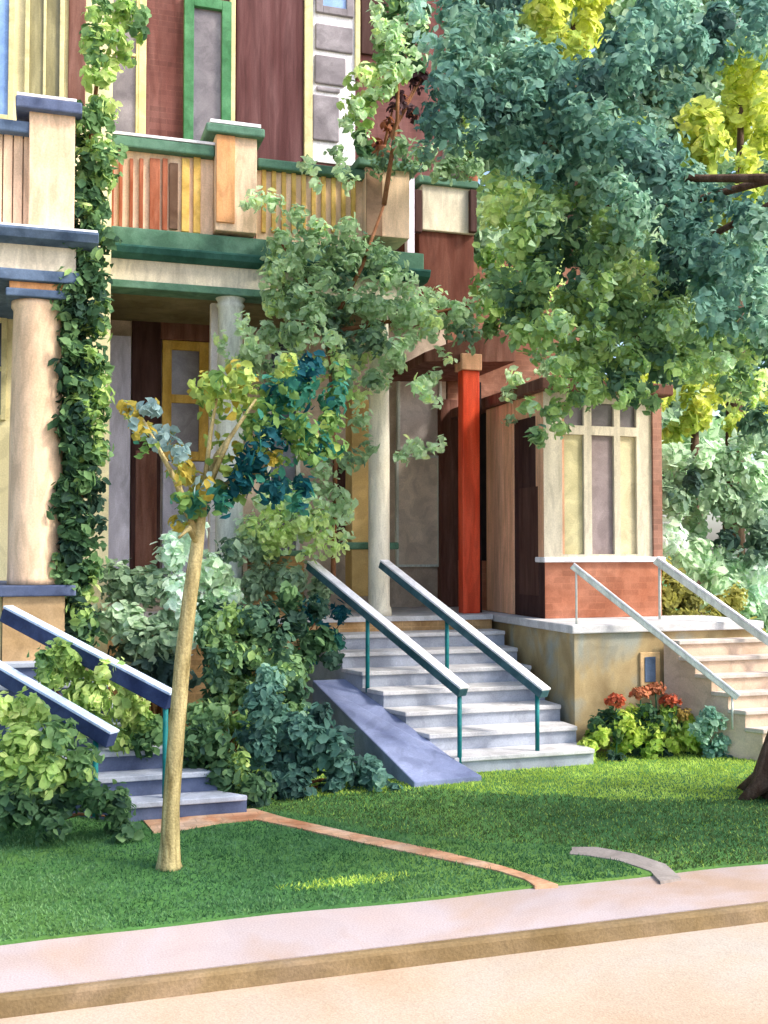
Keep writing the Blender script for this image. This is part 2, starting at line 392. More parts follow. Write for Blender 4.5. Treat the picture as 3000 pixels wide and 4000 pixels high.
# ------------------------------------------------------------------ house parts
def window(parent, px0, py0, px1, py1, Y, fr, pane, fw=14, vb=0, hb=(), name='window', proud=0.05):
    """frame ring as the part, its glass as the sub-part"""
    cx = (px0+px1)/2; k = PXM(Y)
    x0, x1 = XX(px0, Y, (py0+py1)/2), XX(px1, Y, (py0+py1)/2); z1, z0 = ZZ(py0, cx, Y), ZZ(py1, cx, Y); w = fw*k
    m = MB(); a, b = Y-proud, Y+0.02
    m.box(x0, x0+w, a, b, z0, z1); m.box(x1-w, x1, a, b, z0, z1)
    m.box(x0+w, x1-w, a, b, z1-w, z1); m.box(x0+w, x1-w, a, b, z0, z0+w)
    for i in range(vb):
        xm = x0+(x1-x0)*(i+1)/(vb+1); m.box(xm-w*0.3, xm+w*0.3, a+0.01, b, z0+w, z1-w)
    for h in hb:
        zm = ZZ(h, cx, Y); m.box(x0+w, x1-w, a+0.006, b, zm-w*0.45, zm+w*0.45)
    o = m.build(name, fr, parent, bevel=0.006)
    MB().box(x0+w*0.5, x1-w*0.5, Y-0.018, Y+0.012, z0+w*0.5, z1-w*0.5).build('pane', pane, o)
    return o
def slab_px(parent, name, mat, px0, py0, px1, py1, Y, d, bev=0.01, label=None):
    """a block whose front stands on plane Y, d metres deep"""
    cx = (px0+px1)/2; cy = (py0+py1)/2
    return MB().box(XX(px0, Y, cy), XX(px1, Y, cy), Y, Y+d, ZZ(py1, cx, Y), ZZ(py0, cx, Y)).build(name, mat, parent, bevel=bev, label=label)

FLOOR = 1.33
# ---- left house
Y1 = 9.8; W1 = 11.5
h1 = thing('row_house', 'cream row house at left with slate-blue copings and a thick round porch column', 'house', (XX(100, Y1), Y1, 0))
xr = XX(300, Y1)
MB().box(-6, XX(405, 13.0)-0.02, W1, 20, 0, 12).build('wall', wash('wall_left_cream', tones(222, 212, 166, 12), 1.5), h1)
# porch entablature and column
cx = XX(137, Y1); r = 0.235; cyl = Y1+0.28
zc0, zc1 = ZZ(2285, 137, Y1), ZZ(1160, 137, Y1)
MB().lathe((cx, cyl), [(r*1.02, zc0), (r*1.02, zc0+0.06), (r, zc0+0.1), (r*0.99, (zc0+zc1)/2), (r*0.9, zc1-0.08), (r*0.98, zc1-0.05), (r*0.98, zc1)], 36).build('column', M_peach, h1)
m = MB(); z = lambda py: ZZ(py, 150, Y1)
m.box(cx-0.27, cx+0.27, Y1+0.01, Y1+0.55, z(1160), z(1128)); cap = m.build('capital', M_slate, h1, bevel=0.012)
MB().box(cx-0.24, cx+0.24, Y1+0.04, Y1+0.52, z(1128), z(1100)).build('capital_block', M_orange, cap, bevel=0.006)
MB().box(-5, xr+0.0, Y1-0.02, W1, z(1100), z(1056)).build('architrave', M_slate, h1, bevel=0.01)
MB().box(-5, xr-0.03, Y1+0.02, W1, z(1056), z(958)).build('frieze', M_cream, h1)
m = MB(); m.xprism([(Y1+0.02, z(958)), (Y1-0.12, z(945)), (Y1-0.16, z(918)), (Y1-0.16, z(908)), (W1, z(908)), (W1, z(958))], -5, xr+0.16)
m.build('cornice', M_slate, h1, bevel=0.006)
MB().box(-5, xr+0.15, Y1-0.15, W1, z(908), z(900)).build('cornice_highlight', M_white, h1)  # white highlight along the cornice top, added as a thin strip
MB().box(-5, xr-0.06, Y1+0.3, W1-0.01, z(1085), z(1070)-0.0).build('porch_ceiling', M_brown, h1)
slab_px(h1, 'balcony_pier', M_peach, 112, 432, 292, 900, Y1-0.02, 0.5)
pco = slab_px(h1, 'pier_coping', M_bluecop, 60, 384, 322, 430, Y1-0.1, 0.66, 0.015)
slab_px(pco, 'coping_highlight', M_white, 66, 372, 300, 384, Y1-0.09, 0.64, 0.004)  # highlight on top of the coping, put in as white
m = MB(); zt, zb = z(524), z(900)
xa, xb = -2.4, XX(112, Y1); n = int((xb-xa)/0.085); wv = (xb-xa)/n
for i in range(n):
    m.box(xa+i*wv+0.006, xa+(i+1)*wv-0.006, Y1+0.1, Y1+0.15, zb, zt)
m.box(xa, xb, Y1+0.152, Y1+0.2, zb, zt)
m.build('balustrade', M_peach, h1)
MB().box(xa, xb+0.0, Y1+0.0, Y1+0.28, zt, z(478)).build('balustrade_coping', M_slate, h1, bevel=0.015)
# pedestal and porch floor
zp = ZZ(2330, 137, Y1)
MB().box(-5, xr, Y1-0.03, W1, zp, zc0-0.004).build('pedestal_coping', M_bluecop, h1, bevel=0.012)
MB().box(cx-0.26, cx+0.26, Y1+0.02, Y1+0.54, 0, zp).build('column_pedestal', M_tanstone, h1)
MB().box(-5, cx-0.27, Y1+0.1, Y1+0.4, 0, zp).build('porch_wall', M_straw, h1)
MB().box(-5, xr-0.05, Y1+0.42, W1, 0, FLOOR-0.2).build('porch_base', M_tanstone, h1)
# upstairs and downstairs openings
window(h1, -120, -260, 58, 470, W1, M_straw, M_blueglass, 20)
window(h1, 98, -260, 252, 420, W1, M_straw, M_olive, 16, vb=1)
slab_px(h1, 'shutter', M_brown, 268, -260, 336, 450, W1-0.04, 0.04)
window(h1, -140, 1240, 26, 1640, W1, M_straw, M_darkglass, 18, hb=(1440,))

# ---- middle house
Y2 = 11.8; W2 = 13.6
h2 = thing('row_house', 'maroon brick row house in the middle with a peach and green balcony over its porch', 'house', (XX(950, Y2), Y2, 0))
bx0, bx1 = XX(405, 13.0), 5.22
zfl2 = ZZ(950, 900, Y2)
MB().box(bx0, bx1, W2, 20, zfl2-0.4, 12).build('wall', M_maroon, h2)
MB().box(bx0, bx1, W2+0.01, 20.01, 0, zfl2-0.402).build('lower_wall', M_taupe, h2)
z = lambda py, px=720: ZZ(py, px, Y2)
ex0, ex1 = XX(425, Y2), XX(1640, Y2)
MB().box(ex0, ex1, Y2+0.02, W2, z(1110), z(1028)).build('frieze', M_cream, h2)
m = MB(); m.xprism([(Y2+0.0, z(1028)), (Y2-0.1, z(1012)), (Y2-0.13, z(992)), (Y2-0.13, z(984)), (W2, z(984)), (W2, z(1028))], ex0-0.02, ex1+0.1)
m.build('cornice', wash('deep_green_trim', tones(52, 98, 88, 12, .85), 3), h2, bevel=0.006)
MB().box(ex0, ex1+0.05, Y2-0.02, W2, z(984), z(908)).build('balcony_floor_band', M_green, h2, bevel=0.01)
MB().box(ex0, ex1, Y2-0.01, Y2+0.32, z(1140), z(1110)).build('architrave', M_green, h2, bevel=0.01)
MB().box(ex0+0.02, ex1, Y2+0.34, W2-0.01, z(1135), z(1115)).build('porch_ceiling', wash('olive_ceiling', tones(120, 110, 80, 12), 2), h2)
def balusters(parent, px0, px1, Y, zb, zt, step=0.1, gap=0.028):
    x0, x1 = XX(px0, Y, 700), XX(px1, Y, 700); n = max(2, int((x1-x0)/step)); wv = (x1-x0)/n; m = MB()
    for i in range(n):
        m.box(x0+i*wv+gap/2, x0+(i+1)*wv-gap/2, Y+0.06, Y+0.1, zb+0.06, zt-0.05)
    m.box(x0, x1, Y+0.04, Y+0.12, zb, zb+0.06); m.box(x0, x1, Y+0.04, Y+0.12, zt-0.05, zt)
    return m.build('balustrade', M_peach, parent)
zt, zb = z(602), z(908)
M_russet = wash('russet_gap', tones(150, 86, 60, 18), 4, stretch=(3, 3, 0.5)); M_umber = wash('umber_gap', tones(96, 72, 56, 14), 4); M_gold = wash('ochre_gap', tones(206, 170, 92, 16), 4)  # gaps of the balustrade, made up as coloured bars
def balustrade_gap_bars(px0, px1, zb, zt, bars):
    x0, x1 = XX(px0, Y2, 750), XX(px1, Y2, 750)
    m = MB(); m.box(x0, x1, Y2+0.08, Y2+0.14, zb, zt); m.cur = 0
    for a, b, ya, yb, c in bars:
        m.cur = c; m.box(XX(a, Y2, 750), XX(b, Y2, 750), Y2+0.045, Y2+0.079, max(zb, ZZ(yb, (a+b)/2, Y2)), min(zt, ZZ(ya, (a+b)/2, Y2)))
    return m.build('balustrade', [M_peach, M_russet, M_umber, M_gold], h2, bevel=0.006)
balustrade_gap_bars(425, 838, zb, zt, [(432, 446, 612, 900, 1), (466, 480, 612, 900, 1), (507, 521, 612, 900, 1), (545, 561, 612, 900, 1), (586, 626, 612, 892, 1), (636, 656, 612, 895, 1), (664, 697, 630, 890, 2), (712, 742, 612, 900, 3), (758, 786, 605, 905, 3)])
balustrade_gap_bars(1006, 1425, zb, zt-0.06, [(1026, 1043, 630, 902, 3), (1065, 1082, 630, 902, 3), (1104, 1121, 630, 902, 3), (1143, 1160, 630, 902, 3), (1182, 1199, 630, 902, 3), (1221, 1238, 630, 902, 3), (1260, 1277, 630, 902, 3), (1299, 1316, 630, 902, 3), (1338, 1355, 630, 902, 3), (1377, 1394, 630, 902, 3)])
MB().box(ex0, XX(838, Y2, 600), Y2-0.03, Y2+0.2, zt, zt+0.13).build('balustrade_coping', M_green, h2, bevel=0.02)
MB().box(ex0, XX(838, Y2, 600), Y2-0.035, Y2+0.2, zt+0.13, zt+0.16).build('coping_highlight', M_white, h2)  # bright top edge of the coping: a highlight made as a white strip
MB().box(XX(1006, Y2, 600), XX(1425, Y2, 600), Y2-0.03, Y2+0.2, zt-0.06, zt+0.05).build('balustrade_coping', M_green, h2, bevel=0.02)
p = slab_px(h2, 'balcony_pier', M_peach, 842, 524, 1004, 905, Y2-0.06, 0.5)
slab_px(p, 'pilaster_or_shade_strip', M_orange, 846, 527, 918, 868, Y2-0.09, 0.03, 0.004)  # orange strip puts the pier's shaded side into the colour
p = slab_px(h2, 'pier_coping', M_green, 806, 488, 1036, 524, Y2-0.14, 0.66, 0.02)
slab_px(p, 'coping_highlight', M_white, 822, 474, 1020, 488, Y2-0.12, 0.62, 0.004)  # white strip for the highlight on the pier coping
p = slab_px(h2, 'balcony_pier', M_peach, 1428, 655, 1600, 925, Y2-0.06, 0.5)
slab_px(p, 'pilaster_or_shade_strip', wash('brown_shade_strip', tones(152, 122, 98, 12), 2), 1432, 658, 1494, 920, Y2-0.09, 0.03, 0.004)  # brown strip: shade on the pier put into the colour
slab_px(h2, 'pier_coping', M_green, 1400, 622, 1640, 655, Y2-0.12, 0.62, 0.02)
# columns
def column(px, w, py0, py1, Y, mat, z0=None):
    x = XX(px, Y, 1700); rr = w*PXM(Y)/2; a, b = (ZZ(py1, px, Y) if z0 is None else z0), ZZ(py0, px, Y)
    c = MB().lathe((x, Y+rr+0.03), [(rr*1.18, a), (rr*1.18, a+0.07), (rr*1.02, a+0.12), (rr, (a+b)/2), (rr*0.88, b-0.16), (rr*1.05, b-0.12), (rr*0.9, b-0.09), (rr*1.12, b-0.03), (rr*1.12, b)], 30)
    return c.build('column', mat, h2)
column(908, 104, 1140, 2300, Y2, M_palegrey, FLOOR)
column(1496, 84, 1145, 2300, Y2, wash('warm_white', tones(232, 224, 204, 10), 2.2, stretch=(3, 3, 0.5)), FLOOR)
slab_px(h2, 'corner_post', M_white, 822, 1120, 862, 2200, Y2+0.5, 0.12)
# porch floor, knee wall left of the steps
MB().box(bx0-0.3, 5.1, Y2-0.02, W2, 0, FLOOR-0.06).build('porch_base', M_ochbrick, h2)
MB().box(bx0-0.3, 5.1, Y2-0.06, W2, FLOOR-0.058, FLOOR).build('porch_floor', M_concrete, h2)
MB().box(XX(985, Y2, 2230), XX(1190, Y2, 2230), Y2+0.02, Y2+0.3, FLOOR, ZZ(2172, 1100, Y2)).build('knee_wall', M_ochbrick, h2)
MB().box(XX(960, Y2, 2230), XX(1215, Y2, 2230), Y2-0.04, Y2+0.36, ZZ(2172, 1100, Y2), ZZ(2150, 1100, Y2)).build('knee_wall_coping', M_green, h2, bevel=0.02)
slab_px(h2, 'ochre_pier', wash('ochre_render', tones(190, 160, 104, 14), 2), 1374, 1560, 1452, 2330, 12.5, 0.3)
slab_px(h2, 'pier_cap', M_green, 1350, 2118, 1560, 2146, 12.45, 0.4, 0.02)
# upstairs wall features
WU = W2
for a, b in ((542, 572), (898, 920), (1190, 1222)):
    slab_px(h2, 'trim_board', M_straw, a, -260, b, 640, WU-0.06, 0.06)
window(h2, 424, -150, 544, 620, WU, M_straw, M_greyglass, 12, hb=(215,))
d = window(h2, 716, 4, 900, 640, WU, M_vgreen, M_greyglass, 36, name='balcony_door', proud=0.08)
slab_px(h2, 'quoin_backing', M_white, 1222, -320, 1388, 640, WU-0.02, 0.02)
M_quoin = wash('grey_quoin', tones(132, 126, 130, 18), 2.4)
for a, b, c, d_ in ((1232, 1380, 98, 200), (1230, 1352, 218, 330), (1236, 1330, 340, 358), (1222, 1326, 372, 550), (1232, 1376, -320, -210)):
    slab_px(h2, 'quoin_stone', M_quoin, a, c, b, d_, WU-0.06, 0.039, 0.025)
window(h2, 1232, -200, 1378, 62, WU-0.02, M_quoin, M_blueglass, 28)
slab_px(h2, 'trim_board', M_straw, 1388, -260, 1408, 300, WU-0.06, 0.06)
slab_px(h2, 'shutter', M_choc, 1412, -260, 1520, 215, WU-0.05, 0.05)
slab_px(h2, 'recess_panel', wash('dark_maroon_board', tones(90, 58, 58, 14), 1.6, stretch=(5, 5, 0.4)), 924, -260, 1186, 640, WU-0.03, 0.03)
# porch back wall: grey pilaster, front door, ochre window, taupe windows
slab_px(h2, 'pilaster_or_shade_strip', M_lav, 408, 1310, 508, 2330, WU-0.2, 0.2)
dr = slab_px(h2, 'front_door', M_choc, 512, 1215, 628, 2330, WU-0.05, 0.05)
slab_px(dr, 'door_panel', M_brown, 528, 1760, 612, 2280, WU-0.065, 0.015)
slab_px(h2, 'transom_panel', M_brown, 628, 1195, 840, 1330, WU-0.06, 0.06)
window(h2, 632, 1335, 812, 1800, WU, M_ochre, M_greyglass, 34, vb=0, hb=(1560,))
slab_px(h2, 'window_apron', M_lav, 634, 1802, 812, 2330, WU-0.04, 0.04)
window(h2, 1040, 1280, 1170, 2200, WU, M_palegrey, M_darkglass, 16, hb=(1700,))
window(h2, 1300, 1740, 1372, 2120, WU, M_brown, M_choc, 10)
window(h2, 1548, 1460, 1722, 1760, WU, M_palegrey, wash('taupe_glass', tones(200, 190, 184, 12), 2, rough=0.3), 12)
window(h2, 1544, 1778, 1716, 2215, WU, M_palegrey, wash('beige_glass', tones(222, 206, 186, 14), 2, rough=0.3), 10)
slab_px(h2, 'downpipe', M_brown, 1722, 1560, 1790, 2420, WU-0.14, 0.14)

# ---- right house: enclosed vestibule on a raised stone porch
X3, Y3 = 5.17, 9.81
h3 = thing('row_house', 'right-hand row house with cream bay window, terracotta base and raised stone porch', 'house', (6.2, Y3, 0))
MB().box(5.24, 7.3, W2, 20, 0, 6.2).build('wall', wash('rust_brick', tones(122, 84, 66, 16), 1.8, brick=dict(m=1.2)), h3)
MB().box(X3, 7.4, Y3, W2-0.01, 0, FLOOR-0.09).build('porch_base', [M_ochrestone, M_pinkstone], h3)
pb = h3.children[-1]
for pl in pb.data.polygons: pl.material_index = 1 if pl.normal.y < -0.5 else 0  # front takes the lit pink, side the shaded ochre: light put into colour
MB().box(X3-0.05, 7.45, Y3-0.05, W2-0.02, FLOOR-0.088, FLOOR).build('porch_slab', M_concrete, h3, bevel=0.012)
vt = slab_px(h3, 'vent_frame', wash('ochre_stone_frame', tones(196, 164, 118, 14), 2), 2502, 2548, 2580, 2680, Y3-0.025, 0.026)
slab_px(vt, 'vent_panel', M_slate, 2520, 2566, 2562, 2664, Y3-0.034, 0.01)
VY = 10.8; vx0, vx1 = X3+0.16, XX(2582, VY)
zv0, zv1, zv2 = FLOOR+0.002, ZZ(2196, 2340, VY), ZZ(1540, 2340, VY)
MB().box(vx0, vx1, VY, W2-0.03, zv0, zv1).build('vestibule_base', M_terra, h3)
MB().box(vx0-0.03, vx1+0.03, VY-0.05, VY+0.2, zv1, zv1+0.06).build('window_sill', M_white, h3, bevel=0.01)
# side wall with open doorway (dark) between rust frames
m = MB(); m.box(vx0+0.25, vx1-0.05, VY+0.2, W2-0.03, zv1+0.002, zv2); m.build('vestibule_core', M_choc, h3)
def yat(px, X):      # depth at which the plane x = X is seen at a pixel column
    r_ = ray(px, 2000); return float((CAM+r_*X/r_[0])[1])
ya, yb, yc, yd = yat(2130, vx0), yat(2012, vx0), yat(1905, vx0), yat(1880, vx0)
MB().box(vx0-0.02, vx0+0.25, yb, yc, zv0+0.002, zv2).build('door_frame', M_rust, h3, bevel=0.01)
dd = MB().box(vx0-0.006, vx0+0.25, ya+0.02, yb-0.002, zv0+0.002, zv2-0.25).build('door', M_choc, h3)
MB().box(vx0-0.016, vx0-0.007, ya+0.16, yb-0.14, zv0+0.25, zv0+1.5).build('door_panel', wash('door_panel_wood', tones(82, 56, 48, 10), 2.2, stretch=(4, 4, 0.5)), dd)
MB().box(vx0-0.01, vx0+0.25, ya+0.02, yb-0.002, zv2-0.248, zv2).build('door_lintel', M_rust, h3)
MB().box(vx0+0.1, vx0+0.25, yc+0.002, yd+0.25, zv0+0.002, zv2).build('shadow_gap', M_black, h3)  # black block standing in for the dark shadow gap beside the post
MB().box(vx0-0.012, vx0+0.25, VY+0.2, ya+0.018, zv1+0.002, zv2).build('corner_post', M_rust, h3)
# bay front: cream posts, tall lights and small transoms
m = MB(); vz = lambda py: ZZ(py, 2340, VY); vx = lambda px: XX(px, VY, 1900)
lights = [(2196, 2282), (2312, 2400), (2424, 2488)]
edges = [vx0-0.01]
ze0, ze1, zt0, zt1 = zv1+0.09, vz(1700), vz(1665), vz(1575)
m.box(vx0-0.01, vx1-0.12, VY, VY+0.12, zv1+0.06, ze0); m.box(vx0-0.01, vx1-0.12, VY, VY+0.12, ze1, zt0); m.box(vx0-0.01, vx1-0.12, VY, VY+0.12, zt1, zv2)
prev = vx0-0.01
for a, b in lights+[(None, None)]:
    x_ = vx(a) if a else vx1-0.12
    m.box(prev, x_, VY, VY+0.12, ze0, ze1); m.box(prev, x_, VY, VY+0.12, zt0, zt1)
    prev = vx(b) if b else None
bay = m.build('bay_window', M_cream, h3)
gl = [wash('straw_glass', tones(206, 196, 150, 12), 2, rough=0.3), wash('mauve_glass', tones(150, 136, 136, 12), 2, rough=0.3), wash('buff_glass', tones(212, 200, 164, 12), 2, rough=0.3)]
for (a, b), g_ in zip(lights, gl):
    MB().box(vx(a)+0.002, vx(b)-0.002, VY+0.04, VY+0.07, ze0+0.002, ze1-0.002).build('pane', g_, bay)
    MB().box(vx(a)+0.002, vx(b)-0.002, VY+0.04, VY+0.07, zt0+0.002, zt1-0.002).build('transom_pane', M_greyglass, bay)
MB().box(vx1-0.118, vx1, VY-0.03, W2-0.04, zv1+0.062, zv2).build('brick_pier', wash('mauve_brick', tones(150, 110, 94, 14), 2, brick=dict(m=1.2)), h3)
MB().box(vx0-0.1, vx1+0.1, VY-0.14, W2-0.05, zv2+0.002, zv2+0.14).build('vestibule_roof', M_brown, h3, bevel=0.02)
# hood over the side door, with brackets
hx0, hx1 = XX(1625, 12.3, 1400), vx0-0.1
hz = lambda py, px=1800: ZZ(py, px, 12.3)
hood = MB(); xm = XX(1880, 12.3, 1300)
hood.yprism([(hx0, hz(1430, 1650)), (hx0, hz(1395, 1650)), (xm, hz(1295, 1880)), (vx0+0.2, hz(1330, 2000)), (vx0+0.2, hz(1430, 2000)), (xm, hz(1430, 1880))], 12.0, W2-0.01)
hood.build('door_hood', M_brown, h3, bevel=0.01)
# red post
rx = XX(1838, 12.0, 2000)
MB().box(rx-0.11, rx+0.12, 11.98, 12.14, FLOOR-0.0, hz(1462)).build('porch_post', M_red, h3, bevel=0.015, label='bright red square porch post')
MB().box(rx+0.125, rx+0.19, 12.1, 12.22, FLOOR+0.001, hz(1500)).build('post_shadow_strip', M_black, h3)  # added black strip: shadow stripe right of the red post
MB().box(rx-0.13, rx+0.14, 11.95, 12.2, hz(1462), hz(1400)).build('post_capital', M_rust, h3, bevel=0.01)
# upper balcony box
B3 = 12.5
slab_px(h3, 'balcony_box', M_cream, 1650, 724, 1856, 906, B3, 0.9)
slab_px(h3, 'balcony_coping', M_green, 1636, 694, 1868, 724, B3-0.06, 1.0, 0.015)
slab_px(h3, 'balcony_shadow', wash('russet_shadow', tones(94, 54, 42, 14), 2, stretch=(3, 3, 0.5)), 1636, 908, 1852, 1185, B3+0.05, 0.8)  # brown shadow below the box, put in as a dark block
for a, b in ((1622, 1650), (1838, 1864)):
    slab_px(h3, 'bracket', M_choc, a, 740, b, 905, B3-0.08, 0.08)
slab_px(h3, 'corner_board', wash('lavender_board', tones(214, 208, 226, 10), 2), 1590, 690, 1620, 1010, B3-0.1, 0.1)

# ------------------------------------------------------------------ front steps with handrails
def lerp(a, b, t): return a+(b-a)*t
def stairs(name, label, lo_l, lo_r, hi_l, hi_r, n, z1, mat, nose, base_z=0.0):
    """lo/hi: plan corners of the lowest riser and the top edge; each step is its own part"""
    t0 = thing(name, label, 'steps', ((lo_l[0]+lo_r[0])/2, lo_l[1], 0))
    for k in range(n):
        f0, f1 = k/n, (k+1)/n
        P = [(lerp(lo_l[0], hi_l[0], f0), lerp(lo_l[1], hi_l[1], f0)), (lerp(lo_r[0], hi_r[0], f0), lerp(lo_r[1], hi_r[1], f0)),
             (lerp(lo_r[0], hi_r[0], f1), lerp(lo_r[1], hi_r[1], f1)-0.002), (lerp(lo_l[0], hi_l[0], f1), lerp(lo_l[1], hi_l[1], f1)-0.002)]
        zt = base_z+(z1-base_z)*(k+1)/n
        st = MB().prism(P, 0, zt-0.045).build('step', mat, t0)
        T = [(P[0][0]-0.015, P[0][1]-0.03), (P[1][0]+0.0, P[1][1]-0.03), (P[2][0]+0.0, P[2][1]-0.0), (P[3][0]-0.015, P[3][1])]
        MB().prism(T, zt-0.044, zt).build('tread', nose, st, bevel=0.008)
    return t0
def handrail(parent, p, q, beam_mat, lit_mat, post_mat, w=0.1, h=0.09, posts=(), cap=0.022, pr=0.022):  # cap: thickness of the added board for the sunlit rail top
    o = MB().beam(p, q, w, h).build('handrail', beam_mat, parent, bevel=0.008)
    P, Q_ = Vector(p), Vector(q); d = (Q_-P).normalized(); a = d.cross(Vector((0, 0, 1))).normalized(); u = a.cross(d)
    MB().beam(P+u*(h/2+cap/2+0.001), Q_+u*(h/2+cap/2+0.001), w*1.08, cap).build('rail_lit_top', lit_mat, o, bevel=0.004)  # sunlit top of the rail, added as a paler board
    for f, zb in posts:
        c = P.lerp(Q_, f)
        MB().tube([(c.x, c.y, zb), (c.x, c.y, c.z-h*0.4)], pr, 8).build('post', post_mat, o)
    return o
# middle house steps
tl = XX(1205, 11.6, 2300); L0 = (3.64, 9.28); R0 = (5.09, 9.28); L1 = (tl, 11.74); R1 = (5.09, 11.74)
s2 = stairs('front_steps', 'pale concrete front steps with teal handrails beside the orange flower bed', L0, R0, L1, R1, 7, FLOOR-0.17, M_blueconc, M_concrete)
# sloping cheek on the left
m = MB(); cw = 0.5
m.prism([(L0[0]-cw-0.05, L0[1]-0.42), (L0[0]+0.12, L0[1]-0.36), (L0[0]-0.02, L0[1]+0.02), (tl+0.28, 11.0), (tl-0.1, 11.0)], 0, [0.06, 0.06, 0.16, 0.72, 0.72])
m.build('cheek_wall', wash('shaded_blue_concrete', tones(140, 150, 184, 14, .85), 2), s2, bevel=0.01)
ra0 = (3.70, 9.22, 0.77); ra1 = (XX(1212, 11.6, 2210), 11.6, ZZ(2210, 1212, 11.6))
handrail(s2, ra0, ra1, M_dteal, M_white, M_teal, 0.11, 0.08, [(0.02, 0.0), (0.58, 0.62)])
rb0 = Q(2128, 2712, 9.25); rb1 = (XX(1495, 11.6, 2205), 11.6, ZZ(2205, 1495, 11.6))
handrail(s2, tuple(rb0), rb1, M_dteal, M_white, M_teal, 0.11, 0.08, [(0.04, 0.1), (0.56, 0.7)])
# left house steps
A0 = G(470, 3225); B0 = G(985, 3195)
s1 = stairs('front_steps', 'blue-shaded front steps with navy handrails leading up to the left house', (0.55, 8.4), (1.52, 8.4), (-0.95, 9.9), (0.1, 9.9), 7, FLOOR-0.2, M_stepblue, wash('pale_blue_tread', tones(196, 204, 218, 12, .75), 2))
handrail(s1, tuple(Q(668, 2742, 8.45)), tuple(Q(20, 2400, 9.55)), M_navy, M_icy, M_teal, 0.1, 0.12, [(0.03, 0.1)])
handrail(s1, tuple(Q(438, 2892, 8.2)), tuple(Q(-160, 2540, 9.2)), M_navy, M_icy, M_teal, 0.1, 0.11, [(0.1, 0.1)])
# right house steps
C0 = Q(2470, 2500, Y3)
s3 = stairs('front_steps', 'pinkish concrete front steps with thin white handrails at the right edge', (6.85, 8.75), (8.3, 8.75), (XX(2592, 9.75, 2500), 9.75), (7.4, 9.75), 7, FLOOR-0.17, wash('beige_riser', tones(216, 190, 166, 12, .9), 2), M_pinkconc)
handrail(s3, tuple(Q(2880, 2728, 9.1)), tuple(Q(2232, 2212, 9.95)), M_palegrey, M_white, M_palegrey, 0.05, 0.05, [(0.03, 0.3), (0.97, FLOOR)], pr=0.011)
handrail(s3, tuple(Q(3130, 2600, 9.1)), tuple(Q(2560, 2190, 10.4)), M_palegrey, M_white, M_palegrey, 0.06, 0.07, [(0.97, FLOOR)], pr=0.016)

# ------------------------------------------------------------------ trees
def trunk(parent, pts, rad, mat, n=14): return MB().tube(pts, rad, n).build('trunk', mat, parent)
# young tree on the left lawn
YT = 7.12; tb = G(662, 3405)
yt = thing('young_tree', 'slender young street tree with leaning olive trunk and teal and gold leaves', 'tree', tuple(tb))
pts = [(660, 3412), (660, 3370), (664, 3300), (668, 3150), (690, 2850), (715, 2560), (742, 2330), (768, 2150), (786, 1990), (800, 1900)]
P = [Q(a, b, YT) for a, b in pts]; P[0][2] = 0.0
trunk(yt, P, [0.095, 0.08, 0.066, 0.057, 0.055, 0.053, 0.05, 0.045, 0.036, 0.026], M_bark)
m = MB()
for tip, rr in (((620, 1760), .02), ((560, 1640), .014), ((900, 1700), .022), ((1000, 1560), .016), ((1080, 1850), .016), ((860, 1480), .014), ((700, 2100), .02)):
    s_ = Q(772, 2120, YT) if tip[0] < 800 else Q(790, 1960, YT)
    e_ = Q(tip[0], tip[1], YT+random.uniform(-.3, .3)); mid = (s_+e_)/2+np.array([0, 0, 0.08])
    m.tube([s_, mid, e_], [rr*1.4, rr, rr*0.5], 8)
m.build('branches', M_bark, yt)
sp = [(1180, 1520, 95, 1), (1220, 1440, 60, 0), (1290, 1560, 70, 1), (1080, 1560, 90, 1), (960, 1530, 110, 3), (820, 1520, 90, 3), (1120, 1450, 70, 3), (1000, 1640, 90, 2),
      (1150, 1660, 90, 2), (1300, 1640, 60, 2), (1060, 1700, 70, 0), (1000, 1800, 90, 0), (940, 1880, 80, 0), (1080, 1900, 70, 0), (1180, 1900, 40, 0), (880, 1960, 60, 1), (800, 1900, 70, 4), (720, 1830, 70, 4),
      (640, 1720, 60, 5), (560, 1680, 50, 4), (500, 1610, 40, 4), (590, 1590, 45, 5), (700, 1770, 60, 5), (760, 1960, 70, 1), (700, 2050, 40, 4), (720, 1960, 50, 2), (1200, 1740, 80, 2), (1290, 1760, 60, 2), (1060, 1780, 40, 4)]
foliage('crown', yt, spread(sp, YT, 0.3, 3, 7, 0.6)+[c for c in fill([(800, 1500), (1000, 1420), (1330, 1420), (1380, 1640), (1300, 1820), (1240, 1960), (1000, 2000), (760, 2040), (660, 1900), (520, 1680), (600, 1600), (760, 1700)], YT, 60, 4, 12, 0.3, lo=1, drop=0.72)], LT, 0.08, 0.9, 11, mix=0.22)

# big street tree at the right edge
TR = G(3095, 3120)
bt = thing('street_tree', 'large street tree with dark flared trunk at the right edge and blue-green crown overhead', 'tree', tuple(TR))
m = MB(); tx, ty = TR[0], TR[1]
m.tube([(tx, ty, -0.05), (tx, ty, 0.25), (tx+0.03, ty, 0.9), (tx+0.07, ty, 1.8), (tx+0.42, ty-0.1, 3.4), (tx+0.6, ty-0.3, 5.2), (tx+0.7, ty-0.5, 7)], [0.28, 0.22, 0.175, 0.16, 0.15, 0.11, 0.05], 18)
for a in range(7):
    t = a*0.9+0.3; m.tube([(tx+math.cos(t)*0.14, ty+math.sin(t)*0.14, 0.55), (tx+math.cos(t)*0.27, ty+math.sin(t)*0.27, 0.13), (tx+math.cos(t)*0.5, ty+math.sin(t)*0.5, -0.03)], [0.06, 0.085, 0.03], 8)
m.build('trunk', M_dbark, bt)
m = MB()
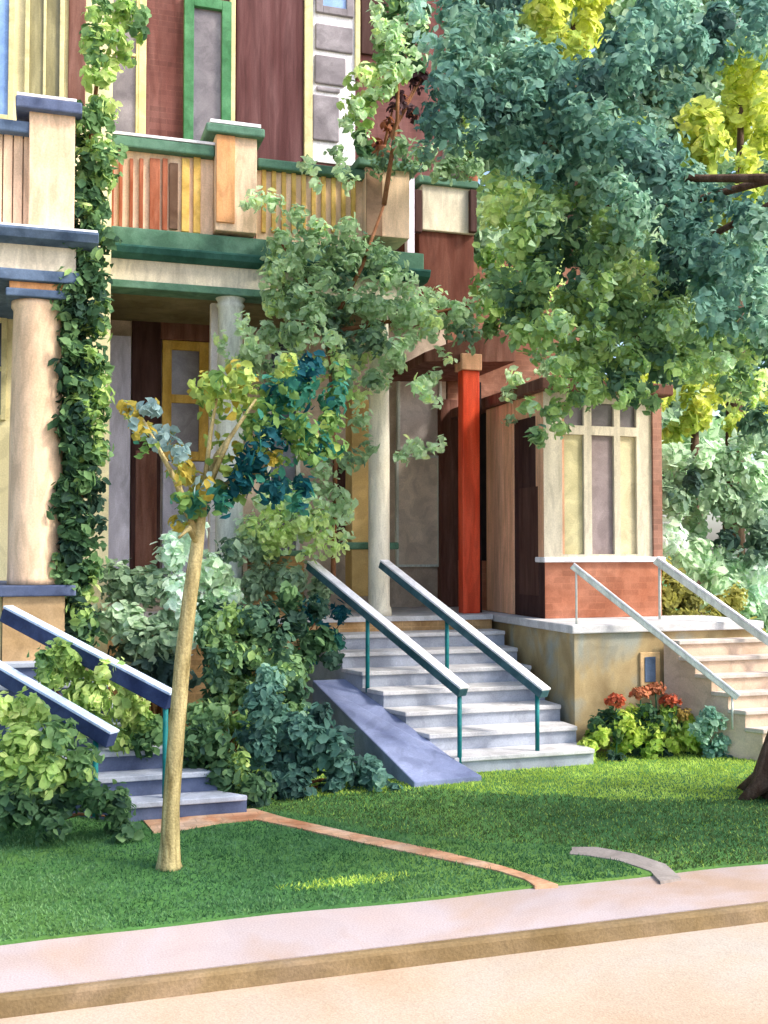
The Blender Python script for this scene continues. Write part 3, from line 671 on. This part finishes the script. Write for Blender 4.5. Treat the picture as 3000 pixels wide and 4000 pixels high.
for (px, py, Y), rr in (((2350, 800, 9.4), .05), ((2000, 500, 9.7), .05), ((2250, 1250, 9.8), .04)):
    s_ = np.array([tx+0.6, ty-0.2, 5.3+random.uniform(0, .4)]); e_ = Q(px, py, Y+0.3); mid = s_*0.5+e_*0.5+np.array([0.3, 1.3, 0.2])
    m.tube([s_, mid, e_], [rr, rr*0.7, rr*0.3], 8)
m.build('limbs', M_dbark, bt)
sp = []
big = [  # px, py, r, colour, depth
 (1760, 330, 150, 1), (1700, 480, 110, 1), (1830, 200, 170, 2), (1950, 90, 170, 2), (2050, 280, 170, 2), (1960, 420, 120, 0), (2150, 400, 170, 1), (2300, 330, 130, 0),
 (2250, 230, 90, 4), (2400, 200, 170, 2), (2560, 120, 180, 2), (2500, 330, 180, 2), (2450, 520, 190, 2), (2250, 520, 170, 2), (2050, 560, 150, 2), (2150, 640, 110, 1),
 (2350, 700, 180, 3), (2600, 560, 150, 1), (2640, 400, 110, 0), (2620, 760, 170, 2), (2480, 860, 170, 3), (2700, 950, 160, 2), (2760, 100, 130, 0), (2900, 60, 160, 1), (2950, 220, 130, 1),
 (2820, 720, 100, 0), (2950, 760, 130, 0), (2900, 900, 150, 1), (2620, 1060, 150, 0), (2800, 1120, 170, 2), (2960, 1080, 130, 3), (2050, 120, 110, 1), (2700, 280, 120, 1)]
holes = [(2880, 480, 230), (2230, 10, 220), (2980, 640, 130), (2900, 330, 110)]
big = [b_ for b_ in big if all((b_[0]-h[0])**2+(b_[1]-h[1])**2 > (h[2]+b_[2]*.5)**2 for h in holes)]
sp = spread(big, 9.0, 0.55, 21, 4, 0.55)
near = [(2700, 950), (2850, 1080), (2950, 900), (2900, 700), (2750, 150), (2950, 120), (2600, 700), (2560, 420), (2650, 250), (2500, 620), (2820, 1240), (2980, 1250)]
sp += spread([(a, b, 150, 1+k % 3) for k, (a, b) in enumerate(near) if all((a-h[0])**2+(b-h[1])**2 > (h[2]+110)**2 for h in holes)], 8.0, 0.2, 27, 4, 0.5)
poly = [(1560, -60), (2080, -150), (3080, -150), (3080, 1250), (2800, 1250), (2500, 1000), (2260, 700), (2100, 760), (1900, 640), (1800, 560), (1660, 640), (1620, 420), (1700, 300), (1640, 150)]
sp = fill(poly, 9.2, 85, 5, 25, 0.6, holes)+sp
# unseen crown clumps, added and trimmed so their shade lands on the lawn band
rr = random.Random(9)
for k in range(150):
    a_ = rr.uniform(0, 6.28); q_ = rr.uniform(0.3, 1)**0.6*3.6
    X_, Y_, Z_ = tx+1.6+math.cos(a_)*q_, ty-1.9+math.sin(a_)*q_*0.8, rr.uniform(3.6, 6.4)
    if X_ < 0.62*Y_+1.4 or not 6.5 < Y_+0.625*Z_ < 8.5: continue
    rd = rr.uniform(.35, .6); sp.append((np.array([X_, Y_, Z_]), (rd, rd, rd*.7), rr.choice([1, 2, 2, 3])))
foliage('crown', bt, sp, LB, 0.1, 1.5, 21, mix=0.25)
# green lower boughs
low = [(2000, 760, 120, 4), (1940, 850, 110, 4), (2100, 830, 130, 3), (2060, 960, 130, 2), (2200, 780, 110, 2), (2180, 960, 120, 1), (2290, 1000, 110, 3), (2240, 1120, 110, 3), (2080, 1120, 140, 1), (2050, 1240, 110, 2),
       (2380, 980, 130, 1), (2420, 1120, 120, 2), (2330, 1240, 120, 1), (2480, 1240, 140, 1), (2600, 1260, 130, 3), (2200, 1250, 100, 3), (2200, 1400, 130, 2), (2320, 1380, 130, 2), (2330, 1500, 90, 2),
       (2480, 1400, 130, 2), (2450, 1500, 90, 1), (2620, 1380, 120, 2), (2720, 1400, 110, 2), (2740, 1300, 90, 1), (2850, 1300, 130, 1), (2180, 1500, 70, 2), (2900, 1480, 120, 1), (2950, 1620, 110, 0), (2820, 1420, 80, 3), (2980, 1350, 90, 0),
       (2110, 1700, 70, 1), (2190, 1660, 50, 2), (2080, 1580, 50, 2), (2210, 1590, 60, 2), (2330, 1560, 60, 2), (2430, 1570, 50, 2), (2540, 1560, 55, 1), (2270, 1540, 60, 1), (2150, 1620, 50, 1), (2480, 1540, 60, 2)]
poly = [(1900, 700), (2120, 740), (2300, 760), (2560, 1020), (2830, 1260), (3080, 1260), (3080, 1700), (2900, 1560), (2740, 1450), (2640, 1440), (2480, 1540), (2330, 1560), (2180, 1480), (2100, 1400), (2000, 1290), (1880, 1200), (1900, 950)]
foliage('lower_boughs', bt, spread(low, 9.3, 0.45, 22, 4, 0.55)+fill(poly, 9.5, 80, 5, 26, 0.5, lo=0), LL, 0.1, 1.4, 22, mix=0.25)

# climbing vine at the right of the left porch column
vn = thing('climbing_vine', 'thick green climbing vine beside the left porch column', 'vine', (XX(300, 9.9), 10.0, 0))
MB().tube([Q(300, 2900, 10.1), Q(290, 2300, 10.1), Q(320, 1700, 10.1), Q(300, 1200, 10.1), Q(340, 700, 10.1), Q(390, 200, 10.1)], [0.05, 0.045, 0.04, 0.035, 0.03, 0.015], 8).build('stem', M_stem, vn)
rr = random.Random(4); sp = []
for py in range(1000, 2560, 62):
    w = 62 if py > 1900 else 70
    for k in range(3): sp.append((rr.uniform(258, 340 if py < 1600 else 330), py+rr.uniform(-30, 30), w*rr.uniform(.7, 1), rr.choice([0, 1, 1, 1, 2])))
    if py < 1800: sp.append((rr.uniform(340, 400), py, 48, rr.choice([2, 3, 1])))
for py in range(430, 1000, 60):
    sp.append((rr.uniform(300, 340), py, 45, rr.choice([1, 1, 2]))); sp.append((rr.uniform(350, 410), py, 55, rr.choice([3, 3, 2, 4])))
for px, py, r, c in ((370, 60, 50, 3), (365, 180, 55, 3), (355, 280, 45, 3), (380, 380, 40, 3), (395, 130, 40, 2), (460, 60, 60, 3), (470, 160, 55, 3), (440, 230, 45, 4), (520, 120, 40, 2), (420, 20, 50, 2), (500, 30, 60, 3), (540, 60, 45, 2), (430, 130, 60, 4), (490, 220, 45, 3), (540, 150, 40, 3), (420, 300, 40, 4), (400, 330, 45, 3), (430, 430, 40, 4), (360, 120, 50, 2), (375, 230, 50, 2)):
    sp.append((px, py, r, c))
poly = [(250, 980), (330, 430), (420, 440), (430, 980), (410, 1500), (390, 2000), (360, 2560), (230, 2560), (235, 1700)]
foliage('foliage', vn, spread(sp, 10.0, 0.18, 5, 2, 0.75)+fill(poly, 10.0, 50, 4, 32, 0.15), LM, 0.1, 1.5, 31, hang=0.5)

# porch creeper spreading over the middle house
LC = [leafmat('creeper_dark', 84, 112, 88), leafmat('creeper_mid', 112, 142, 100), leafmat('creeper_sage', 138, 166, 122), leafmat('creeper_pale', 162, 188, 146), leafmat('creeper_light', 176, 196, 126)]
cv = thing('porch_creeper', 'sage green creeper sprawling over the middle balcony and porch roof', 'creeper', (XX(1300, 11.3), 11.3, 0))
sp = [(1480, 60, 70, 3), (1530, 130, 90, 3), (1600, 60, 90, 3), (1560, 250, 90, 3), (1440, 300, 60, 4), (1480, 360, 60, 3), (1400, 420, 50, 3), (1350, 480, 45, 2), (1320, 600, 50, 2), (1410, 520, 40, 3),
      (1210, 640, 45, 2), (1240, 720, 40, 2), (1340, 690, 55, 2), (980, 780, 45, 3), (1060, 800, 60, 3), (1150, 850, 60, 2), (1240, 900, 60, 3), (1090, 950, 70, 2), (1180, 980, 80, 2), (1320, 920, 80, 2), (1380, 1010, 80, 2), (1480, 980, 70, 1),
      (1100, 1060, 70, 3), (1260, 1080, 80, 2), (1150, 1150, 80, 1), (1050, 1180, 60, 1), (1230, 1190, 80, 2), (1350, 1130, 80, 3), (1500, 1080, 80, 3), (1430, 1200, 90, 2), (1300, 1300, 100, 0), (1180, 1310, 80, 1), (1050, 1290, 60, 2), (960, 1260, 50, 3),
      (1400, 1350, 100, 0), (1480, 1320, 80, 1), (1560, 1230, 80, 3), (1660, 1210, 80, 3), (1700, 1280, 60, 4), (1780, 1220, 70, 2), (1880, 1180, 70, 3), (1540, 1430, 60, 2), (1640, 1500, 60, 3), (1700, 1480, 45, 3),
      (1000, 1390, 70, 2), (940, 1440, 60, 4), (880, 1340, 45, 3), (1350, 1470, 80, 1), (1480, 1480, 60, 1), (1420, 1640, 60, 2), (1340, 1800, 70, 1), (1420, 1760, 60, 1), (1250, 1850, 70, 2), (1150, 2000, 80, 3), (1240, 2050, 80, 4), (1080, 2090, 80, 4), (1030, 1960, 60, 3), (1640, 1770, 60, 3), (1560, 1780, 40, 3), (1720, 1740, 35, 3),
      (1950, 1250, 80, 3), (2020, 1180, 70, 2), (2030, 1480, 55, 3), (1980, 1540, 40, 3), (2150, 1560, 60, 3), (1740, 1390, 40, 3), (1690, 1560, 45, 3), (2090, 1540, 60, 3), (2120, 1460, 50, 2), (2060, 1580, 45, 4), (2150, 1680, 55, 1), (1990, 1640, 35, 2), (1600, 1330, 60, 2), (1850, 1260, 50, 3)]
holes = [(1500, 760, 140), (940, 700, 90)]
poly = [(1060, 960), (1180, 880), (1300, 900), (1400, 960), (1500, 960), (1600, 980), (1640, 1150), (1900, 1180), (1880, 1300), (1640, 1330), (1560, 1450), (1420, 1560), (1180, 1500), (1010, 1450), (880, 1420), (960, 1220), (1040, 1120)]
poly2 = [(1530, -60), (1500, 120), (1430, 230), (1370, 330), (1335, 500), (1380, 620), (1440, 560), (1470, 420), (1560, 300), (1660, 260), (1700, -60)]
poly3 = [(960, 1940), (1330, 1860), (1400, 2080), (1300, 2170), (1010, 2170)]
poly4 = [(1560, 560), (1860, 520), (1880, 690), (1620, 690), (1440, 650)]
foliage('foliage', cv, spread(sp, 11.25, 0.3, 8, 3, 0.6)+fill(poly, 11.3, 70, 5, 61, 0.3, holes, drop=0.16)+fill(poly3, 11.3, 60, 5, 63, 0.2, lo=2)+fill(poly4, 11.4, 55, 3, 64, 0.15), LC, 0.1, 1.25, 41, mix=0.2)
poly5 = [(1840, 960), (2160, 930), (2180, 1320), (2050, 1290), (1880, 1290)]
foliage('fresh_leaves', cv, fill(poly2, 11.4, 52, 5, 62, 0.2, lo=1, drop=0.02)+fill(poly5, 11.3, 70, 5, 65, 0.2, lo=1), LM, 0.13, 1.6, 42, mix=0.2)
m = MB()
for a, b in (((1300, 2300), (1280, 1300)), ((1280, 1300), (1100, 950)), ((1280, 1300), (1500, 800)), ((1500, 800), (1560, 150)), ((1280, 1300), (1800, 1200))):
    p0, p1 = Q(*a, 11.4), Q(*b, 11.4); m.tube([p0, (p0+p1)/2+np.array([0.05, -0.05, 0]), p1], [0.03, 0.022, 0.015], 8)
m.build('stems', M_stem, cv)

# potted plants and parasol on the balconies
pt = thing('potted_shrub', 'dark plum-leaved shrub with brown stems on the balcony pier', 'plant', (XX(1500, 11.85, 600), 11.9, ZZ(622, 1500, 11.7)))
zb = ZZ(622, 1500, 11.7); xx = XX(1500, 11.9, 600)
MB().lathe((xx, 11.95), [(0.09, zb+0.002), (0.13, zb+0.2), (0.14, zb+0.22), (0.12, zb+0.22)], 20).build('pot', M_terra, pt)
m = MB()
for a in ((1560, 460), (1590, 420), (1620, 340), (1540, 400), (1650, 300)): m.tube([(xx, 11.95, zb+0.18), (Q(a[0], a[1], 11.95)+np.array([xx, 11.95, zb+.2]))/2, Q(a[0], a[1], 11.95)], [0.022, 0.016, 0.01], 8)
m.build('stems', M_stem, pt)
foliage('foliage', pt, spread([(1560, 400, 50, 0), (1620, 320, 50, 0), (1600, 440, 45, 0), (1540, 360, 35, 0), (1660, 300, 45, 0), (1470, 560, 40, 1), (1520, 500, 40, 1)], 11.95, 0.1, 6, 3, 0.6), LP, 0.09, 1.6, 51)
zb = ZZ(694, 1750, 12.44)
pa = thing('parasol', 'folded grey parasol standing on the upper right balcony', 'parasol', (XX(1755, 12.8, 690), 12.8, zb))
x_ = XX(1755, 12.8, 690)
MB().lathe((x_, 12.8), [(0.05, zb+0.1), (0.15, zb+0.14), (0.13, zb+0.3), (0.07, zb+0.55), (0.02, zb+0.72), (0.005, zb+0.76)], 10).build('canopy', wash('grey_cloth', tones(150, 140, 134, 14), 3), pa)
MB().lathe((x_, 12.8), [(0.12, zb), (0.12, zb+0.04), (0.02, zb+0.06), (0.02, zb+0.13)], 14).build('stand', M_slate, pa)
cy = thing('potted_conifer', 'narrow bright green potted conifer beside the folded grey parasol', 'plant', (XX(1835, 12.7, 690), 12.7, zb))
x_ = XX(1835, 12.7, 690)
MB().lathe((x_, 12.7), [(0.09, zb), (0.13, zb+0.2), (0.12, zb+0.2)], 14).build('pot', M_terra, cy)
MB().tube([(x_, 12.7, zb+0.1), (x_, 12.7, zb+1.1)], [0.02, 0.008], 8).build('trunk', M_stem, cy)
foliage('foliage', cy, [((x_, 12.7, zb+0.3), (0.15, 0.15, 0.2), 2), ((x_, 12.7, zb+0.6), (0.13, 0.13, 0.22), 3), ((x_-0.02, 12.7, zb+0.9), (0.09, 0.09, 0.24), 3), ((x_, 12.7, zb+1.15), (0.04, 0.04, 0.14), 3)], LM, 0.07, 2.2, 61)

# shrubs ------------------------------------------------------------
def shrub(label, base, specs, Y, mats, leaf, cover, seed, jit=0.2, name='shrub', cat='shrub', split=4, shrink=0.66, mix=0.2):
    b = G(*base); t = thing(name, label, cat, (b[0], b[1], 0))
    m = MB(); rr = random.Random(seed)
    for s in specs[::max(1, len(specs)//6)]:
        e = Q(s[0], s[1]+40, Y+0.2); bb = np.array([b[0]+rr.uniform(-.1, .1), max(b[1], Y)+0.12, 0.0])
        m.tube([bb, (bb*0.5+e*0.5)+np.array([0, 0, 0.05]), e], [0.018, 0.013, 0.006], 6)
    m.build('stems', M_stem, t)
    foliage('foliage', t, spread(specs, Y, jit, seed, split, shrink), mats, leaf, cover, seed, mix=mix)
    return t
shrub('low pale green shrub below the navy rails at far left', (120, 3240), [(60, 2920, 110, 3), (200, 2880, 90, 2), (60, 3050, 110, 2), (190, 3030, 110, 3), (300, 2990, 80, 2), (330, 3120, 100, 1), (440, 3150, 80, 1), (200, 3150, 110, 1), (60, 3160, 110, 1), (480, 3240, 60, 1), (120, 2780, 70, 3), (20, 2780, 70, 4)], 8.0, LM, 0.085, 2.0, 71)
shrub('bright lime shrub between the two navy handrails', (430, 2950), [(300, 2600, 90, 3), (380, 2700, 90, 4), (480, 2760, 80, 4), (300, 2720, 80, 3), (420, 2620, 60, 4), (540, 2830, 70, 3), (250, 2560, 60, 3), (560, 2900, 60, 1), (480, 2880, 60, 3), (620, 2850, 50, 2), (200, 2640, 60, 3), (340, 2820, 60, 3), (420, 2850, 50, 4), (180, 2580, 50, 2), (260, 2800, 50, 2), (520, 2780, 60, 4), (560, 2960, 45, 1)], 8.95, LM, 0.085, 2.0, 72)
shrub('tall sage shrub behind the young tree trunk', (620, 2900), [(480, 2260, 100, 2), (560, 2330, 110, 2), (470, 2420, 90, 3), (600, 2480, 110, 2), (640, 2600, 100, 0), (700, 2500, 100, 4), (720, 2300, 100, 4), (680, 2150, 80, 4), (820, 2250, 90, 3), (880, 2300, 80, 3), (560, 2560, 80, 0), (800, 2420, 80, 4), (500, 2520, 70, 1), (920, 2160, 60, 1), (760, 2050, 60, 4)], 10.6, LS, 0.11, 2.0, 73)
shrub('dark green shrub of broad leaves right of the young tree', (900, 3010), [(840, 2480, 80, 1), (900, 2400, 60, 0), (960, 2470, 90, 1), (1040, 2420, 80, 0), (850, 2570, 70, 1), (940, 2600, 70, 0), (1060, 2500, 80, 1), (1150, 2440, 70, 0), (880, 2690, 80, 1), (1140, 2360, 60, 1), (1230, 2520, 80, 1), (1280, 2580, 50, 0), (1180, 2560, 60, 1), (1120, 2330, 50, 2), (1240, 2380, 50, 0), (820, 2380, 50, 1)], 9.9, LM, 0.1, 1.7, 74, mix=0.1)
shrub('dense blue-green shrub along the left side of the pale steps', (1100, 3140), [(1030, 2750, 80, 1), (1080, 2850, 110, 2), (1180, 2860, 90, 1), (1260, 2930, 100, 1), (1340, 3010, 80, 1), (1200, 3000, 110, 1), (1080, 2990, 110, 1), (1420, 3070, 60, 1), (1290, 3080, 60, 1), (1520, 3080, 45, 1), (1130, 3100, 80, 0), (1000, 2900, 90, 1), (1060, 2660, 55, 2), (1330, 2900, 60, 0), (1420, 3000, 60, 1), (1230, 2800, 60, 0), (1480, 3040, 50, 2)], 8.95, LB, 0.09, 2.2, 75)
shrub('olive green shrub beside the young tree and bottom blue step', (820, 3140), [(780, 2860, 80, 1), (860, 2940, 90, 1), (790, 2990, 80, 1), (900, 3040, 90, 1), (990, 3080, 80, 1), (960, 2990, 70, 3), (760, 2900, 60, 2), (1020, 3150, 60, 0), (840, 3060, 60, 1)], 8.75, LM, 0.085, 2.0, 76)
shrub('mint green shrub on the porch behind the knee wall', (1000, 2600), [(960, 2080, 70, 3), (1040, 2150, 60, 2), (1100, 2260, 90, 2), (1000, 2290, 80, 2), (1230, 2300, 70, 2)], 11.6, LS, 0.1, 1.6, 77)
shrub('teal-leaved low plant at the head of the pale steps', (1200, 2750), [(1240, 2390, 60, 0), (1330, 2390, 50, 0), (1160, 2460, 50, 1), (1280, 2480, 50, 0), (1190, 2570, 50, 0), (1310, 2520, 40, 1)], 10.9, LT, 0.09, 1.5, 78, mix=0.08)
rr_ = random.Random(3)
shrub('broad dark green shrub mass filling the bed between the two flights of steps', (950, 2960), [(px, py, 75, rr_.choice([0, 1, 1, 2])) for px, py in ((820, 2480), (900, 2520), (980, 2560), (1060, 2620), (1140, 2700), (840, 2620), (920, 2680), (1000, 2720), (1080, 2780), (860, 2780), (940, 2820), (1020, 2860), (800, 2900), (780, 2760), (1150, 2800), (960, 2930), (880, 2420), (1000, 2440), (1090, 2540), (1160, 2620))], 9.6, LL, 0.085, 1.8, 79, jit=0.3)
# right-hand greenery
shrub('large pale mint shrub at right beside the cream bay window', (2700, 2650), [(2650, 1950, 120, 2), (2760, 1880, 120, 2), (2620, 2100, 110, 4), (2720, 2080, 120, 3), (2850, 2000, 130, 2), (2950, 1900, 110, 3), (2960, 2080, 110, 1), (2700, 2200, 110, 3), (2820, 2220, 130, 3), (2940, 2250, 120, 4), (2640, 1780, 90, 3), (2780, 1740, 100, 3), (2900, 2380, 110, 3), (2700, 1900, 60, 0), (2880, 1780, 90, 3), (2840, 2100, 60, 0), (2980, 2170, 70, 1), (2580, 1920, 60, 1), (2990, 2420, 70, 2), (2800, 2340, 80, 3), (2960, 1720, 80, 2)], 12.2, LS, 0.14, 2.0, 81, jit=0.4)
shrub('olive green bush under the right white handrail', (2700, 2700), [(2620, 2290, 80, 1), (2700, 2330, 80, 0), (2780, 2400, 80, 1), (2860, 2440, 70, 0), (2600, 2380, 70, 0), (2680, 2420, 60, 1), (2580, 2220, 50, 1), (2930, 2480, 60, 1), (2850, 2340, 60, 1)], 11.0, [leafmat('moss', 104, 104, 44), leafmat('moss2', 134, 132, 56)], 0.08, 2.0, 82)
# far trees beyond the houses
def far_tree(label, X, Y, specs, mats, leaf, cover, seed):
    t = thing('far_tree', label, 'tree', (X, Y, 0), 'trees beyond the right house')
    top = min(s[1] for s in specs); mx = sum(s[0] for s in specs)/len(specs); tp = Q(mx, top+150, Y)
    MB().tube([(X, Y, 0), ((X+tp[0])/2, Y, tp[2]*0.5), tp], [0.25, 0.17, 0.05], 10).build('trunk', M_dbark, t)
    foliage('crown', t, spread(specs, Y, 0.9, seed, 4, 0.58), mats, leaf, cover, seed)
far_tree('sunlit yellow-green tree glowing behind the upper right crown', XX(2850, 17), 17, [(2850, 480, 190, 2), (2950, 330, 150, 2), (2780, 560, 120, 1), (2960, 600, 130, 2), (2880, 250, 120, 1), (2740, 420, 110, 1), (3050, 450, 160, 2), (2990, 800, 150, 1), (2850, 900, 160, 1)], LY, 0.24, 2.2, 91)
far_tree('pale lemon tree showing at the top above the blue-green crown', XX(2220, 18), 18, [(2200, 30, 150, 2), (2320, 20, 120, 2), (2120, -40, 130, 2), (2280, 110, 90, 2), (2060, 60, 90, 1), (2380, -60, 140, 3), (2200, 300, 200, 1), (2350, 500, 200, 1)], LY, 0.24, 2.2, 92)
far_tree('yellow-leaved tree low behind the right shrubs', XX(2700, 15.5), 15.5, [(2420, 1510, 80, 2), (2500, 1480, 80, 2), (2560, 1560, 70, 2), (2700, 1660, 70, 1), (2800, 1540, 90, 2), (2760, 1600, 70, 2), (2940, 1700, 90, 2), (2620, 1700, 80, 1), (2890, 1640, 80, 1), (2980, 1600, 80, 2), (2700, 1530, 60, 1)], LY, 0.17, 2.0, 93)
far_tree('tall grey-green tree filling the gap behind the street tree', XX(2450, 21), 21, [(a, b, 260, random.Random(a*7+b).choice([1, 2, 2, 3])) for a in range(1750, 3300, 210) for b in range(-300, 2000, 230)], LS, 0.34, 1.5, 94)

# flower bed
fb = [(2400, 2740, 2), (2490, 2700, 2), (2560, 2700, 2), (2620, 2760, 2), (2680, 2790, 1), (2330, 2760, 0)]
LF = [leafmat('orange_petal', 196, 84, 48, 1.0, tr=0.2), leafmat('rust_petal', 190, 108, 66, 1.0, tr=0.2), leafmat('straw_petal', 190, 156, 70, 1.0, tr=0.2)]
flab = ['orange flowering plant at the left end of the flower bed', 'tall orange flower second from the left in the bed', 'rust-orange flower at the top of the bed', 'orange flower right of the tallest bloom', 'ochre yellow flower at the right of the bed', 'small straw flower lowest at the right of the bed']
for i, (px, py, c) in enumerate([(2405, 2735, 0), (2500, 2705, 1), (2560, 2690, 1), (2620, 2735, 0), (2660, 2790, 2), (2610, 2800, 2)]):
    Y = 9.45+0.05*(i % 3)
    b = Q(px, 2930, Y); b[2] = 0; top = Q(px, py, Y)
    t = thing('flower_plant', flab[i], 'flower', tuple(b), 'orange flowers in the bed by the stone porch')
    MB().tube([b, (b+top)/2+np.array([0.02, 0, 0]), top], 0.008, 6).build('stem', M_vgreen, t)
    foliage('flower_head', t, [(top, (0.115, 0.09, 0.065), c)], LF, 0.05, 3.6, 100+i, mix=0.05, stray=0)
    foliage('leaves', t, [((b+top)/2, (0.1, 0.08, 0.12), 3)], LM, 0.07, 1.6, 110+i)
shrub('low lime green foliage mound of the flower bed', (2560, 2980), [(2380, 2830, 70, 1), (2450, 2800, 70, 3), (2540, 2800, 70, 1), (2480, 2870, 70, 3), (2580, 2860, 70, 3), (2680, 2860, 60, 3), (2740, 2850, 60, 3), (2350, 2880, 60, 3), (2640, 2900, 60, 3), (2560, 2920, 50, 2), (2420, 2920, 50, 3), (2720, 2920, 50, 2), (2300, 2930, 50, 3), (2780, 2920, 50, 3), (2350, 2820, 50, 1), (2600, 2800, 55, 2), (2690, 2830, 50, 3), (2310, 2890, 50, 2), (2460, 2840, 50, 3), (2560, 2860, 50, 3), (2500, 2940, 50, 1), (2600, 2950, 50, 0), (2400, 2960, 45, 0), (2700, 2960, 45, 1)], 9.5, [LM[0], LM[1], leafmat('lime_a', 124, 156, 56), leafmat('lime_b', 170, 188, 76)], 0.07, 2.8, 121, jit=0.14, name='flower_bed_foliage', cat='plant')  # dark clumps along the foot put the mound's underside shadow into leaf colour
shrub('aqua-green spiky plant at the right end of the flower bed', (2860, 2990), [(2780, 2830, 60, 3), (2850, 2880, 60, 3), (2800, 2920, 60, 2), (2900, 2930, 50, 1), (2770, 2790, 45, 2), (2820, 2960, 60, 1), (2880, 2980, 50, 0), (2740, 2860, 45, 3)], 9.2, LB, 0.07, 1.8, 122, jit=0.08)

# ------------------------------------------------------------------ light
SUN = Vector((0.74, -0.50, 0.80)).normalized()
sd = bpy.data.lights.new('sun', 'SUN'); sd.energy = 1.25; sd.angle = math.radians(10); sd.color = (1.0, 0.95, 0.86)
so = bpy.data.objects.new('sun', sd); COL.objects.link(so); so.rotation_euler = (-SUN).to_track_quat('-Z', 'Y').to_euler(); so.location = (10, -5, 20)
w = bpy.data.worlds.new('World'); SC.world = w; w.use_nodes = True
nt = w.node_tree; bg = nt.nodes['Background']
sk = nt.nodes.new('ShaderNodeTexSky'); sk.sky_type = 'NISHITA'; sk.sun_disc = False
sk.sun_elevation = math.asin(SUN.z); sk.sun_rotation = math.atan2(SUN.x, SUN.y)
sk.air_density = 0.8; sk.dust_density = 3.0
nt.links.new(sk.outputs[0], bg.inputs['Color']); bg.inputs['Strength'].default_value = 0.15
SC.view_settings.view_transform = 'Standard'; SC.view_settings.look = 'None'; SC.view_settings.exposure = 1.56; SC.view_settings.gamma = 1
SC.cycles.max_bounces = 8
